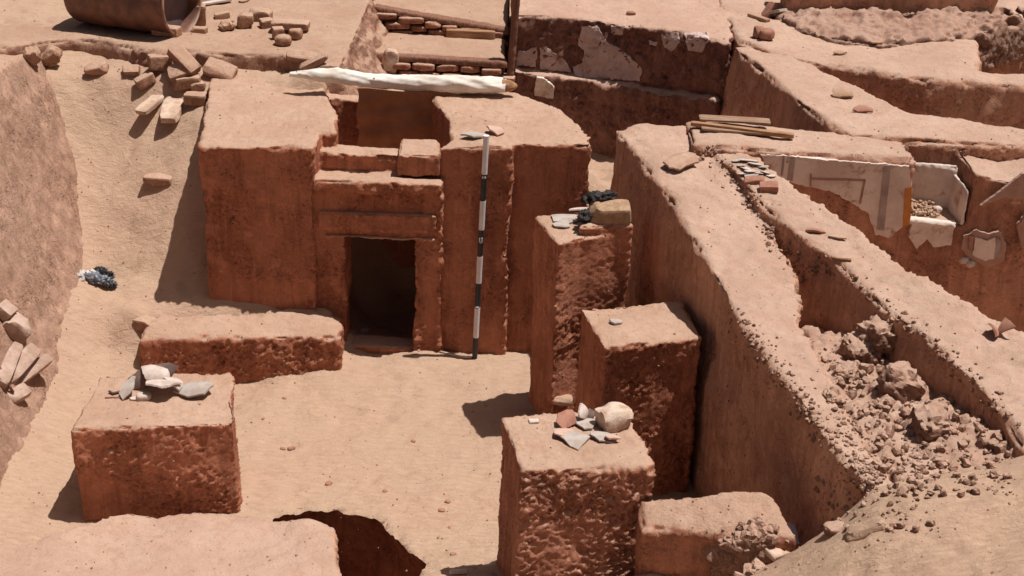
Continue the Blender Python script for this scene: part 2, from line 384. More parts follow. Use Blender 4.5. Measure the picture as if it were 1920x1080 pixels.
# pit lining: ragged earth face below the rim
def lining(poly, z1, z0, inset=.02, step=.02):
    p = np.array([q[:2] for q in poly]); pts = []
    for i in range(len(p)):
        a, b = p[i], p[(i+1) % len(p)]; n = max(2, int(np.linalg.norm(b-a)/step))
        for k in range(n): pts.append(a+(b-a)*k/n)
    pts = np.array(pts); cc = p.mean(0); m = len(pts); rows = int((z1-z0)/step)
    V = []
    for j in range(rows+1):
        z = z1-(z1-z0)*j/rows; dirn = cc-pts; dirn /= np.linalg.norm(dirn, axis=1)[:, None]
        q = pts+dirn*(inset-.12*math.sin(min(1, j/rows*3)*math.pi/2))
        V.append(np.column_stack([q, np.full(m, z)]))
    V = np.concatenate(V); Pq = V*1.0
    nn = np.column_stack([np.tile(cc-pts, (rows+1, 1)), np.zeros(len(V))]); nn /= np.linalg.norm(nn, axis=1)[:, None]
    V += nn*(.07*fbm(Pq*2.5, 3)+.02*fbm(Pq*12, 2))[:, None]
    F = [[j*m+i, j*m+(i+1) % m, (j+1)*m+(i+1) % m, (j+1)*m+i] for j in range(rows) for i in range(m)]
    return pymesh('pit_wall', V, F)
link('pit_wall', lining(PIT, -.02, -1.25, inset=-.035), MUD, kind='structure')
link('pit_floor', pymesh('pit_floor', [(-3, 5.5, -1.2), (1, 5.5, -1.2), (1, 10, -1.2), (-3, 10, -1.2)], [[0, 1, 2, 3]]), SANDM, kind='structure')

# ================================================================== CHAPEL
ch = empty('mudbrick_chapel', (-.95, 10.65, 0), 'large red-brown mudbrick chapel block with dark square doorway and open roof', 'tomb chapel')
YF = 10.62
def X(px, y, Y): return PY(px, y, Y)[0]
zt = 1.76
bz = -.15
xl = X(375, 270, YF); xd = X(586, 300, YF); xd2 = X(826, 300, YF); xr = X(960, 280, 10.72); xrr = X(1110, 280, 10.8)
lb = G(393, 140, 1.78)[0]; yb = 12.12
pl = []
# left mass
pl.append(prism([(xl, YF, zt-.02), (xd, YF, zt), (xd+.03, 10.95, zt), tuple(G(628, 250, zt)), tuple(G(632, 215, zt)), tuple(G(608, 165, zt)), tuple(G(600, 150, zt)), tuple(G(560, 141, zt)), tuple(G(470, 133, zt)), tuple(G(394, 137, zt+.02))], bz, .0))
# right mass (beside the opening)
pl.append(prism([(xd2-.02, 10.72, zt), (xr, 10.72, zt+.02), (xr, 10.80, zt+.02), (xrr, 10.82, zt+.03), (.5, 11.25, 1.8), (.36, 11.55, 1.82), (.22, 11.75, 1.82), (.0, 11.95, 1.82), (-.3, 12.05, 1.82), tuple(G(812, 178, 1.8)), tuple(G(816, 192, 1.8)), tuple(G(842, 225, 1.78)), tuple(G(846, 262, 1.76))], bz, .0))
# back strip
pl.append(box(-1.7, -.25, 12.0, yb, bz, 1.70))
pl.append(box(-1.6, -.4, 10.95, 12.05, .98, 1.05))  # unseen slab added to keep sun off the chamber floor behind the door
# door section: jambs, lintel, ledge
dx0, dx1 = X(649, 540, YF+.05), X(776, 540, YF+.05)
ys = YF+.05
pl.append(box(xd-.02, dx0, ys, 11.02, bz, 1.50))
pl.append(box(dx1, xd2+.02, ys, 11.02, bz, 1.50))
zl = PY(710, 447, ys)[2]
pl.append(box(xd-.02, xd2+.02, ys-.005, 11.02, zl, 1.50))
pl.append(box(xd, xd2, 10.84, 11.02, 1.3, 1.64))
wall = remesh(pl, .014, 1)
rough(wall, .03, .010, .009, .009, seed=1, patch=.12, arris=1.8, ledge=.014, lp=.30)
solid(wall)
link('wall', wall, MUD, ch)
# cornice lip along the top of the door section, threshold
lip = rough(remesh([box(xd+.0, xd2+.01, ys-.075, ys+.05, 1.42, 1.51)], .014, 3), .012, .012, .01, .006, seed=4)
link('cornice', lip, MUD, ch); solid(lip)
lin = rough(remesh([box(X(610, 450, ys), X(812, 450, ys), ys-.014, ys+.02, zl+.0, zl+.022)], .009, 1), .004, .003, .002, .002, seed=5)
link('lintel', lin, simple_mat('lintel_wood', (.45, .28, .19), (.36, .2, .13), bs=.5), ch)
za_, zb_ = PY(710, 398, ys)[2], PY(710, 432, ys)[2]
ar = rough(remesh([box(X(598, 410, ys), X(818, 410, ys), ys-.028, ys+.03, zb_, za_), box(X(598, 410, ys), X(818, 410, ys), ys-.045, ys+.03, PY(710, 352, ys)[2], PY(710, 338, ys)[2])], .011, 2), .012, .007, .006, .003, seed=17, crumble=.02, arris=.6, ledge=.006)
link('architrave', ar, MUD, ch)
ztr = PY(710, 648, ys)[2]
th = rough(remesh([box(dx0-.05, dx1+.05, ys-.02, 10.85, bz, ztr)], .014, 3), .012, .01, .006, .006, seed=6)
link('threshold', th, MUD, ch); solid(th)
rb = rough(remesh([prism(zpoly([(752, 258, 1.70), (822, 262, 1.70), (828, 292, 1.70), (745, 288, 1.70)]), 1.52)], .012, 3), .012, .01, .006, .006, seed=8)
link('roof_brick', rb, MUD, ch); solid(rb)

# ================================================================== PILLARS
def pillar(name, tops, batter, seed, label, lab_group, foot=None, vox=.013, mat=MUD, patch=0., extra=None, **kw):
    parts = [prism(tops, -.2, batter, foot)]+(extra or [])
    me = remesh(parts, vox, 1); rough(me, seed=seed, patch=patch, **kw)
    solid(me); c = np.mean(np.array(tops), 0)
    return link(name, me, mat, loc=(c[0], c[1], 0), label=label, cat='pillar', group=lab_group)
PG = 'square mudbrick pillars of the court'
z1 = 1.55
p1 = zpoly([(1003, 407, z1), (1095, 398, z1), (1165, 392, z1), (1184, 436, z1), (1092, 446, z1), (1046, 458, z1)])
st1 = [prism(zpoly([(1095, 405, z1+.07), (1165, 392, z1+.07), (1186, 420, z1+.07), (1085, 425, z1+.07)]), .5)]
pillar('mudbrick_pillar', p1, .0, 11, 'tallest mudbrick pillar, beside the chapel, with a dark cloth and brick on top', PG, extra=st1, patch=.05, fine=.009, mid=.010, ledge=.014, lp=.32, arris=1.0, low=.02)
z2 = 1.18
p2 = zpoly([(1088, 577, z2), (1275, 565, z2), (1314, 636, z2), (1132, 650, z2)])
pillar('mudbrick_pillar', p2, .0, 12, 'middle mudbrick pillar against the long thick wall, one small sherd on its flat top', PG, patch=-.1, fine=.008, mid=.012, ledge=.022, lp=-.15, arris=.8, vox=.012)
z3 = 1.14
p3 = zpoly([(940, 782, z3), (1178, 768, z3), (1219, 874, z3), (978, 882, z3)])
pillar('mudbrick_pillar', p3, .0, 13, foot=[(0, 0), (0, 0), (.0, -.17), (-.03, -.17)], label='front mudbrick pillar with rough straw-marked face, sherds and a pale stone on top', lab_group=PG, mat=MUDR, patch=-.35, fine=.008, mid=.014, vox=.011, ledge=.028, lp=-.75, arris=.5)
z4 = .70
p4 = zpoly([(186, 704, z4), (432, 700, z4), (443, 775, z4), (438, 792, z4), (134, 806, z4)])
pillar('mudbrick_pillar', p4, .0, 14, 'low wide mudbrick pillar on the left of the court, broken jar pieces on top', PG, patch=-.1, fine=.009, mid=.012, crumble=.05, vox=.012, ledge=.022, lp=-.15, arris=.8)

# ================================================================== LOW WALLS
def earth(name, parts, vox, seed, mat, label, cat, sm=3, **kw):
    me = remesh(parts, vox, sm); rough(me, seed=seed, **kw); solid(me)
    c = getco(me); l = (c[:, 0].mean(), c[:, 1].mean(), 0)
    return link(name, me, mat, loc=l, label=label, cat=cat)
zb = .36
earth('mud_bench', [prism(zpoly([(268, 618, zb), (300, 592, zb+.06), (500, 588, zb+.04), (575, 566, zb+.02), (612, 578, zb), (638, 608, zb-.02), (636, 632, zb-.03), (380, 632, zb), (262, 640, zb-.02)]), -.2, .01)], .016, 21, MUD,
      'low mud bench with ragged front edge against the left half of the chapel', 'bench', sm=4, fine=.016, mid=.016, crumble=.06, ledge=.022, lp=-.5)
zf = .12
earth('mud_wall', [prism([tuple(G(-300, 1010, .2)), tuple(G(60, 1012, .14)), tuple(G(150, 985, zf+.03)), tuple(G(230, 955, zf+.06)), tuple(G(330, 962, zf)), tuple(G(440, 955, zf)), tuple(G(520, 972, zf)), tuple(G(590, 976, zf)), tuple(G(625, 1000, zf)), tuple(G(640, 1085, zf)), tuple(G(640, 1160, zf)), tuple(G(-300, 1200, .2))], -1.3)], .02, 22, MUDP,
      'rounded pinkish mud wall stub in the bottom left corner, running to the pit', 'wall', sm=6, low=.05, fine=.006)
earth('mud_wall', [prism([tuple(G(745, 1085, .1)), tuple(G(820, 1072, .1)), tuple(G(930, 1066, .1)), tuple(G(960, 1160, .1)), tuple(G(700, 1160, .1))], -.9)], .018, 23, MUDP,
      'short wall top with a white chip at the bottom edge, in front of the pit', 'wall', sm=4)
earth('mud_wall', [prism(zpoly([(1200, 936, .98), (1300, 934, 1.02), (1360, 922, 1.06), (1430, 918, 1.08), (1462, 940, 1.06), (1505, 1012, 1.0), (1400, 1000, .98), (1200, 990, .92)]), -.2),
                   prism(zpoly([(1200, 985, .86), (1400, 995, .9), (1500, 1016, .92), (1490, 1060, .62), (1380, 1050, .6), (1200, 1050, .56)]), -.2)], .018, 24, MUDR,
      'low sand-coloured screen wall joining the front pillar to the long thick wall', 'wall', sm=7, low=.04, fine=.010)

# ================================================================== LONG THICK WALL (F)
def GF(x, y, dz=0.0):
    z = 1.6
    for _ in range(12): z = .5*z+.5*float(np.interp(G(x, y, z)[1], [6, 7.8, 9, 10.2, 11], [1.5, 1.52, 1.62, 1.86, 1.93]))
    return tuple(G(x, y, z+dz))
L = [(1150, 240), (1200, 300), (1262, 380), (1330, 500), (1400, 620), (1500, 750), (1570, 850), (1635, 912)]
Lw = [GF(x, y) for x, y in L]
trL = [GF(x, y, -.03) for x, y in [(1650, 850), (1595, 780), (1545, 700), (1525, 650), (1495, 590), (1490, 520), (1450, 440), (1420, 395)]]
trR = [GF(x, y, .04) for x, y in [(1430, 385), (1500, 440), (1560, 480), (1600, 520), (1650, 570), (1720, 620), (1800, 690), (1870, 760), (1925, 850)]]
Ro = [GF(x, y, .05) for x, y in [(1420, 290), (1500, 350), (1620, 430), (1700, 500), (1800, 560), (1925, 625)]]
a1, a2, a3 = GF(1700, 935, -.06), GF(1660, 960, -.12), GF(1640, 912)
left_leaf = prism(Lw+[a2, a1]+trL+[GF(1360, 330), GF(1300, 262), GF(1290, 240), GF(1200, 232)], -.2)
right_leaf = prism([GF(1310, 262, .02), GF(1372, 318, .04)]+trR+[GF(1990, 900, .02), GF(2300, 880, .04)]+[GF(2100, 720, .05)]+Ro[::-1]+[GF(1340, 262, .02)], -.2)
trfloor = prism([GF(1410, 380, -.15), GF(1480, 430, -.42), GF(1640, 560, -.60), GF(1760, 700, -.3), GF(1900, 830, -.12), GF(1960, 900, -.08), GF(1750, 930, -.08), GF(1640, 860, -.12), GF(1520, 640, -.45), GF(1470, 540, -.58), GF(1440, 450, -.25)], -.2)
earth('thick_mud_wall', [left_leaf, right_leaf, trfloor], .024, 31, MUDP,
      'long thick mudbrick wall running towards the viewer with a broken trench along its top', 'wall', sm=2, low=.035, mid=.022, fine=.012, crumble=.06, top=.016, patch=.05, arris=1.6, ledge=.012, lp=.3)

# ================================================================== RIGHT-HAND ROOM WALLS
zE = 1.93
def EY(x, off=0.0): return np.interp(x, [1.6, 2.85, 3.9], [10.43, 10.34, 10.14])+off
def Epx(px, py):                                   # pixel on the oblique front face of the room wall
    x = 2.5
    for _ in range(8): p = PY(px, py, EY(x)); x = p[0]
    return p
xn0, xn1 = Epx(1707, 350)[0], Epx(1822, 350)[0]
nzb = Epx(1760, 414)[2]
def strip(x0, x1, o0, o1, z0, z1a, z1b=None):
    z1b = z1a if z1b is None else z1b; xm = [x0, x1]
    return prism([(x0, EY(x0, o0), z1a), (x1, EY(x1, o0), z1b), (x1, EY(x1, o1), z1b), (x0, EY(x0, o1), z1a)], z0)
def strip2(x0, x1, o0, yb_, z0, za, zb_):
    return prism([(x0, EY(x0, o0), za), (x1, EY(x1, o0), zb_), (x1, yb_, zb_), (x0, yb_, za)], z0)
ND = .40
MUDE = mud_mat('room_mud', (.52, .27, .18), (.38, .18, .12), (.50, .345, .265), straw=.6)
earth('room_wall', [strip2(1.3, xn0, 0, 10.95, -.2, 1.95, zE), strip2(xn1, 3.62, 0, 10.8, -.2, 1.88, 1.84), strip2(3.6, 4.6, 0, 10.75, -.2, 1.84, 1.95),
      strip2(xn0-.05, xn1+.05, ND, 10.88, -.2, zE, zE), strip2(xn0-.05, xn1+.05, 0, 10.8, -.2, nzb, nzb),
      prism([tuple(G(1300, 233, 1.95)), tuple(G(1345, 236, 1.95)), (1.6, 10.95, 1.95), (1.6, 10.4, 1.95), tuple(G(1330, 270, 1.95))], -.2)], .02, 32, MUDE,
      'mudbrick room wall with painted white plaster and a square niche, right of the thick wall', 'wall', sm=2, low=.025, mid=.018, fine=.010, crumble=.08, patch=0, arris=.6)
zD = 1.96
D = [(1372, 84), (1430, 130), (1500, 190), (1560, 235), (1600, 252)]
Dw = [tuple(G(x, y, zD)) for x, y in D]
dR = [tuple(G(x, y, zD)) for x, y in [(1920, 272), (2150, 285), (2150, 248), (1920, 240), (1700, 213), (1660, 185), (1600, 155), (1540, 132), (1510, 112), (1480, 90)]]
nD = len(Dw)+len(dR)
fo = [(-.25, -.1)]+[(-.16, -.05)]*4+[(0, 0)]*(nD-5)
earth('mud_wall', [prism(Dw+dR, .2, foot=fo)], .022, 33, MUDP, 'broad-topped mud wall with two curved sherds, behind the plastered room', 'wall', sm=3, low=.035, mid=.03, fine=.016, crumble=.07, ledge=.025, lp=-.1)
zK = 2.0
kw = [tuple(G(x, y, zK)) for x, y in [(1505, 112), (1600, 124), (1700, 142), (1800, 150), (1925, 158), (2200, 178), (2200, 140), (1990, 139), (1834, 134), (1833, 74), (1868, 62), (1925, 50), (2010, 48)]]
earth('mud_wall', [prism(kw+[(9, 13.9, zK), (9, 16, zK), (1.9, 16, zK), (1.95, 13.2, zK)], .5), prism([tuple(G(1800, 140, 1.45)), tuple(G(2050, 150, 1.45)), tuple(G(2100, 30, 1.45)), tuple(G(1800, 40, 1.45))], .5)], .028, 34, MUDP,
      'sandy topped mud wall with dark front face closing the upper right room', 'wall', sm=3, low=.04, mid=.02, fine=.012, crumble=.07)
mfoot = [tuple(G(x, y, z)) for x, y, z in [(1462, 38, 2.04), (1500, 55, 2.04), (1560, 68, 2.04), (1650, 80, 2.03), (1760, 78, 2.04), (1850, 58, 2.06), (1960, 40, 2.06), (2150, 30, 2.06)]]
mtop = [tuple(PY(x, y, Y_)) for x, y, Y_ in [(2150, 2, 13.9), (1900, 8, 13.9), (1800, 8, 13.85), (1700, 18, 13.75), (1540, 12, 13.9), (1470, 2, 14.1)]]
GPM = mud_mat('grey_purple_mud', (.44, .27, .20), (.33, .185, .135), (.43, .285, .22), straw=.6, bs=1.6, dlo=.65, dhi=1.0)
earth('ruined_wall', [prism(mfoot+mtop, 1.7)], .022, 36, GPM,
      'collapsed lumpy purplish mud wall at the top right edge', 'wall', sm=3, low=.05, mid=.04, fine=.03, top=.05, crumble=.12, ledge=.03, lp=-.5)
u0, u1 = PY(1478, -60, 13.95), PY(1882, -60, 13.8)
earth('mud_wall', [prism([tuple(u0), tuple(u1), (u1[0]+.2, 14.6, u1[2]), (u0[0]+.05, 14.6, u0[2])], 1.6)], .028, 37, MUDP,
      'dark straight wall face standing behind the collapsed lumpy wall', 'wall', sm=2)
# back wall with plaster (centre top)
bt = [(962, 27), (1080, 32), (1180, 45), (1290, 62), (1372, 80)]
zBk = 2.0
bw = [tuple(G(x, y, zBk)) for x, y in bt]
backw = earth('plastered_wall', [prism(bw+[(2.2, 15.6, zBk), (-.09, 15.6, zBk)], .5),
   prism([tuple(PY(962, 131, bw[0][1]-.12)), tuple(PY(1090, 146, bw[1][1]-.13)), tuple(PY(1200, 166, bw[2][1]-.12)), tuple(PY(1285, 180, bw[3][1]-.12)), tuple(PY(1345, 188, bw[4][1]-.05)), (bw[4][0], bw[4][1]+.3, PY(1345, 188, bw[4][1])[2]), (bw[0][0], bw[0][1]+.3, PY(962, 131, bw[0][1])[2])], .4)], .024, 35,
   mud_mat('purple_mud', (.33, .17, .125), (.24, .115, .085), (.52, .35, .27), straw=.7, bs=1.2),
   'rough brown back wall with large grey plaster patches and a projecting base', 'wall', sm=2, low=.03, mid=.03, fine=.014, crumble=.05, patch=-.3, ledge=.028, lp=-.4)

# ================================================================== LEFT BANK
ft = [(-3.62-.25, 12.35, 1.62), tuple(G(120, 175, 1.52)), tuple(G(150, 300, 1.13)), tuple(G(154, 400, .84)), tuple(G(136, 560, .47)), tuple(G(98, 700, .22)), tuple(G(45, 850, .10)), tuple(G(0, 935, .05)), tuple(G(-60, 1030, .1))]
def bank():
    ft_ = np.array(ft); d = np.r_[0, np.cumsum(np.linalg.norm(np.diff(ft_, axis=0), axis=1))]
    s = np.arange(0, d[-1], .022); F_ = np.stack([np.interp(s, d, ft_[:, i]) for i in range(3)], 1)
    # smooth the polyline
    k = np.ones(15)/15
    F_ = np.stack([np.convolve(np.pad(F_[:, i], 7, 'edge'), k, 'valid') for i in range(3)], 1)
    top = np.interp(s, [0, .25, .8, 2.0, d[-1]], [1.66, 1.84, 1.98, 2.05, 2.0])
    V = []; rows = 84
    for j in range(rows+1):
        t = j/rows*2.2 - .12
        hgt = np.minimum(F_[:, 2]+t, top+.02*t)
        off = np.where(F_[:, 2]+t < top, (hgt-F_[:, 2])*.50, (top-F_[:, 2])*.50+(F_[:, 2]+t-top)*1.4)
        V.append(np.stack([F_[:, 0]-off, F_[:, 1]+.03*off, hgt], 1))
    V = np.concatenate(V); m = len(s)
    Fc = [[j*m+i, j*m+i+1, (j+1)*m+i+1, (j+1)*m+i] for j in range(rows) for i in range(m-1)]
    me = pymesh('bank', V, [q[::-1] for q in Fc])
    c = getco(me); n = getn(me)
    if n[:, 2].mean() < 0: me.flip_normals(); n = -n
    P = c
    setco(me, c+n*(.03*fbm(P*1.4, 2)+.012*fbm(P*8, 3)+.007*ridged(P*26, 2))[:, None])
    return me
bk = bank(); solid(bk)
link('earth_bank', bk, BANK, loc=(-3.9, 10, 0), label='steep plastered earth bank on the left edge, lit pinkish brown, rough with straw', cat='bank')
# ================================================================== UPPER TERRACE, STEPS
tt = zpoly([(40, 80, 1.94), (120, 72, 1.94), (190, 74, 1.94), (262, 90, 1.94), (298, 95, 1.94), (308, 99, 1.94), (320, 94, 1.94), (345, 92, 1.94), (400, 97, 1.94), (520, 100, 1.94), (600, 122, 1.94), (640, 122, 1.94), (672, 55, 1.96), (694, 0, 1.97), (700, -45, 1.98)])
tt = tt+[(-1.75, 16.5, 2.0), (-6.5, 16.5, 2.0), (-6.5, 12.9, 1.95), tuple(G(-60, 95, 1.95))]
fo = [(.0, -.06)]*6+[(.02, -.02)]*4+[(.05, -.04), (.25, -.12), (.30, 0), (.32, 0), (.30, 0)]+[(0, 0)]*4
tm = remesh([prism(tt, 1.3, foot=fo)], .026, 3); rough(tm, low=.03, mid=.02, fine=.014, top=.006, seed=41, crumble=.06); solid(tm)
TERM = mud_mat('terrace_earth', (.44, .255, .18), (.37, .19, .13), (.455, .305, .22), straw=.8, bs=1.2)
link('terrace', tm, TERM, kind='structure')

_tpl = {}
def block_mesh(name, sx, sy, sz, seed, rnd_=.22, nz=.05, chip=.8, cuts=6):
    if cuts not in _tpl:
        bm = bmesh.new(); bmesh.ops.create_cube(bm, size=2.0); bmesh.ops.subdivide_edges(bm, edges=bm.edges[:], cuts=cuts, use_grid_fill=True)
        m = bpy.data.meshes.new('t'); bm.to_mesh(m); bm.free(); _tpl[cuts] = m
    me = _tpl[cuts].copy(); me.name = name; q = getco(me)
    p = 2+14*(1-rnd_)**1.6; nn = (np.abs(q)**p).sum(1)**(1/p); q = q/nn[:, None]*1.0
    r = np.random.RandomState(seed)
    for _ in range(int(5*chip+.5)):
        d = r.normal(size=3); d /= np.linalg.norm(d); h_ = r.uniform(.72, 1.0)*np.abs(q@d).max()
        o = q@d-h_; q = q-np.clip(o, 0, None)[:, None]*d
    S = np.array([sx, sy, sz])/2; c = q*S
    P = c/ max(sx, sy, sz)*3+seed*7.1
    n = q/np.linalg.norm(q, axis=1)[:, None]
    c = c+n*(nz*min(sx, sy, sz)*(fbm(P, 3)+.5*fbm(P*4, 2)))[:, None]
    c[:, 2] -= c[:, 2].min(); setco(me, c); return me
def put(name, px, py, size, rot=(0, 0, 0), mat=None, label=None, cat='brick', group=None, seed=None, sink=.008, loc=None, **kw):
    p = Vector(loc) if loc is not None else hit(px, py)
    sd = seed if seed is not None else int(px*7+py)
    me = block_mesh(name, *size, sd, **kw)
    o = link(name, me, mat or BRICKM, label=label, cat=cat, group=group)
    me.set_sharp_from_angle(angle=math.radians(38))
    q = Euler([math.radians(a) for a in rot]).to_quaternion()
    if loc is None:
        e_ = max(size[0], size[1])*.35; zx = (drop(p[0]+e_, p[1])-drop(p[0]-e_, p[1]))/(2*e_); zy = (drop(p[0], p[1]+e_)-drop(p[0], p[1]-e_))/(2*e_)
        if math.hypot(zx, zy) < .7:
            q = Vector((0, 0, 1)).rotation_difference(Vector((-zx, -zy, 1)).normalized()) @ q
    o.location = (p[0], p[1], p[2]-sink); o.rotation_mode = 'QUATERNION'; o.rotation_quaternion = q
    return o
def part_block(parent, name, p, size, rot=(0, 0, 0), mat=None, seed=0, **kw):
    me = block_mesh(name, *size, seed, **kw); o = link(name, me, mat or BRICKM); o.parent = parent
    o.location = Vector(p)-parent.location; o.rotation_euler = [math.radians(a) for a in rot]; return o

STEPB = mud_mat('step_stone', (.44, .21, .14), (.30, .13, .085), DUST, .35, .9)
def step(Yv, pl_, pr_, depth, zbot, rows, label, seed):
    """pl_/pr_: pixels of the tread's front edge at depth Yv"""
    a, b = PY(*pl_, Yv), PY(*pr_, Yv)
    e = empty('stone_step', (a[0], Yv, zbot), label, 'step', 'stone steps of the stairway')
    ta = remesh([prism([(a[0]-.25, Yv, a[2]), (b[0], Yv, b[2]), (b[0], Yv+depth, b[2]+.0), (a[0]-.25, Yv+depth, a[2])], zbot-.2)], .024, 2)
    rough(ta, low=.015, mid=.004, fine=.003, top=.005, seed=seed, crumble=.005, arris=.2)
    ta2 = ta; solid(ta2); link('tread', ta, TERM, e)
    L_ = b[0]-a[0]
    nseg = 22; V = []; F = []
    # old timber edging the tread
    r = np.random.RandomState(seed)
    bmn = remesh([prism([(a[0]-.05, Yv-.075, a[2]-.012), (b[0]+.02, Yv-.075, b[2]-.012), (b[0]+.02, Yv+.05, b[2]-.012), (a[0]-.05, Yv+.05, a[2]-.012)], min(a[2], b[2])-.10)], .014, 2)
    c = getco(bmn); t_ = (c[:, 0]-a[0])/L_; zlow = a[2]+(b[2]-a[2])*t_-.065
    c[:, 2] = np.maximum(c[:, 2], zlow); setco(bmn, c); rough(bmn, .008, .004, .003, .003, seed=seed+2, crumble=.0, arris=.2)
    link('edge_beam', bmn, WOODD, e)
    k = 0
    for j in range(rows):
        x = a[0]-.05-(.12 if j % 2 else 0)
        while x < b[0]-.05:
            wd = r.uniform(.15, .27); hh = .068
            t0 = (x-a[0])/L_; z = a[2]+(b[2]-a[2])*t0-.145-j*.078
            part_block(e, 'stone', (x+wd/2, Yv-.02+r.uniform(-.015, .02), z), (wd*.95, .16, hh*r.uniform(.85, 1.02)), (0, r.uniform(-2, 2), r.uniform(-4, 4)), STEPB, seed*100+k, rnd_=.5, chip=.4, nz=.09)
            x += wd; k += 1
    return e
step(14.40, (712, 6), (952, 50), 1.3, 1.3, 3, 'upper stone step with sagging sandy tread, at the top edge between the banks', 51)
step(13.62, (733, 97), (946, 110), .8, .9, 3, 'lower stone step whose sandy tread carries a short beam', 52)
put('stone', 728, 137, (.14, .12, .24), (5, 8, 20), STONEM, 'pale upright stone at the left foot of the lower step', 'stone', seed=5, rnd_=.7)
# beam on the tread
def bar(name, A, B, wy, hz, mat, label=None, cat='plank', parent=None, group=None, tw=0, seed=1, rnd_=.05, nz=.03, lift=0):
    A, B = Vector(A), Vector(B); d = B-A
    me = block_mesh(name, d.length, wy, hz, seed, rnd_=rnd_, nz=nz, chip=0, cuts=10)
    o = link(name, me, mat, label=label, cat=cat, group=group, parent=None)
    yaw = math.atan2(d.y, d.x); pit = -math.asin(max(-1, min(1, d.z/d.length)))
    o.rotation_mode = 'XYZ'; o.rotation_euler = Euler((math.radians(tw), pit, yaw)); o.location = (A+B)/2+Vector((0, 0, lift))
    if parent: o.location -= parent.location; o.parent = parent
    return o
bar('beam', hit(836, 68), hit(928, 72), .10, .075, WOODM, 'short squared wooden beam lying on the sandy lower step', 'beam', lift=.0)
# post between the steps and the plastered wall
pa, pb = PY(953, 152, 13.55), PY(972, -30, 13.62)
post = remesh([prism([(pb[0]-.03, pb[1]-.035, pb[2]), (pb[0]+.03, pb[1]-.035, pb[2]), (pb[0]+.03, pb[1]+.035, pb[2]), (pb[0]-.03, pb[1]+.035, pb[2])], pa[2]-.2, foot=[(pa[0]-pb[0], 0)]*4)], .014, 1)
rough(post, .006, .004, .003, .003, seed=6, crumble=0, arris=.2)
link('wooden_post', post, WOODD, loc=(pa[0], pa[1], pa[2]-.2), label='dark upright wooden post at the corner of the plastered back wall', cat='post')

# ================================================================== PLASTER PATCHES
def inpoly(x, y, poly):
    ins = False; n = len(poly)
    for i in range(n):
        x0, y0 = poly[i]; x1, y1 = poly[(i+1) % n]
        if (y0 > y) != (y1 > y) and x < x0+(y-y0)/(y1-y0)*(x1-x0): ins = not ins
    return ins
from mathutils.geometry import delaunay_2d_cdt
def outline(poly, jag, sub=3.0, sd=0):
    out = []; n = len(poly)
    for i in range(n):
        a, b = np.array(poly[i], float), np.array(poly[(i+1) % n], float); k = max(1, int(np.linalg.norm(b-a)/sub))
        for q in range(k): out.append(a+(b-a)*q/k)
    out = np.array(out)
    if jag: 
        P = np.column_stack([out*.12, np.full(len(out), sd+3.3)]); Q = np.column_stack([out*.12, np.full(len(out), sd+40.)])
        out = out+jag*np.column_stack([fbm(P, 2), fbm(Q, 2)])
    return out
def sheet_mesh(name, poly, fmap, th, jag=2.0, grid=4.0, sub=3.0, sd=0):
    ol = outline(poly, jag, sub, sd); x0, y0 = ol.min(0); x1, y1 = ol.max(0)
    pts = [Vector(p) for p in ol]; m = len(pts)
    y = y0+grid
    while y < y1:
        x = x0+grid
        while x < x1:
            if inpoly(x, y, ol) and np.min(np.linalg.norm(ol-[x, y], axis=1)) > grid*.5: pts.append(Vector((x, y)))
            x += grid
        y += grid
    r = delaunay_2d_cdt(pts, [], [list(range(m))], 1, 1e-4)
    vs, fs = r[0], r[2]; A, N = fmap([(v.x, v.y) for v in vs]); A = np.array(A)
    k = len(A); V = list(A)+list(A-N*th); F = []
    for f in fs:
        a, b, c = [A[q] for q in f]; nn = np.cross(b-a, c-a)
        f = list(f) if nn@N > 0 else list(f)[::-1]
        F.append(f); F.append([q+k for q in f[::-1]])
    cnt = {}
    for f in fs:
        for q in range(len(f)): e = (f[q], f[(q+1) % len(f)]); cnt[tuple(sorted(e))] = cnt.get(tuple(sorted(e)), 0)+1
    for (a, b), c_ in cnt.items():
        if c_ == 1: F.append([a, b, b+k, a+k])
    me = pymesh(name, V, F); bm = bmesh.new(); bm.from_mesh(me); bmesh.ops.recalc_face_normals(bm, faces=bm.faces[:]); bm.to_mesh(me); bm.free(); return me
def patch(poly, mat, name='plaster_patch', off=.012, th=.04, jag=2.0, parent=None, label=None, cat=None, group=None):
    core = np.array([hit(x, y)[:] for x in np.arange(min(p[0] for p in poly), max(p[0] for p in poly), 3) for y in np.arange(min(p[1] for p in poly), max(p[1] for p in poly), 3) if inpoly(x, y, poly)])
    c0 = np.median(core, 0); cc = core[np.linalg.norm(core-c0, axis=1) < .9]; c0 = cc.mean(0)
    nrm = np.linalg.svd(cc-c0)[2][2]; nrm = nrm if nrm@(CAM-c0) > 0 else -nrm
    def fmap(ps):
        out = []
        for x, y in ps:
            hs = []
            for ddx in (-9, 0, 9):
                for ddy in (-9, 0, 9): hs.append((np.array(hit(x+ddx, y+ddy))-c0)@nrm)
            h_ = float(np.clip(np.median(hs), -.05, .05)); d = ray(x, y); t = ((c0+nrm*(h_+off)-CAM)@nrm)/(d@nrm); out.append(CAM+t*d)
        return out, nrm
    me = sheet_mesh(name, poly, fmap, th, jag, 5.0, sd=len(poly)*3.3)
    return link(name, me, mat, parent=parent, loc=None if parent else tuple(c0), label=label, cat=cat, group=group, smooth=False)
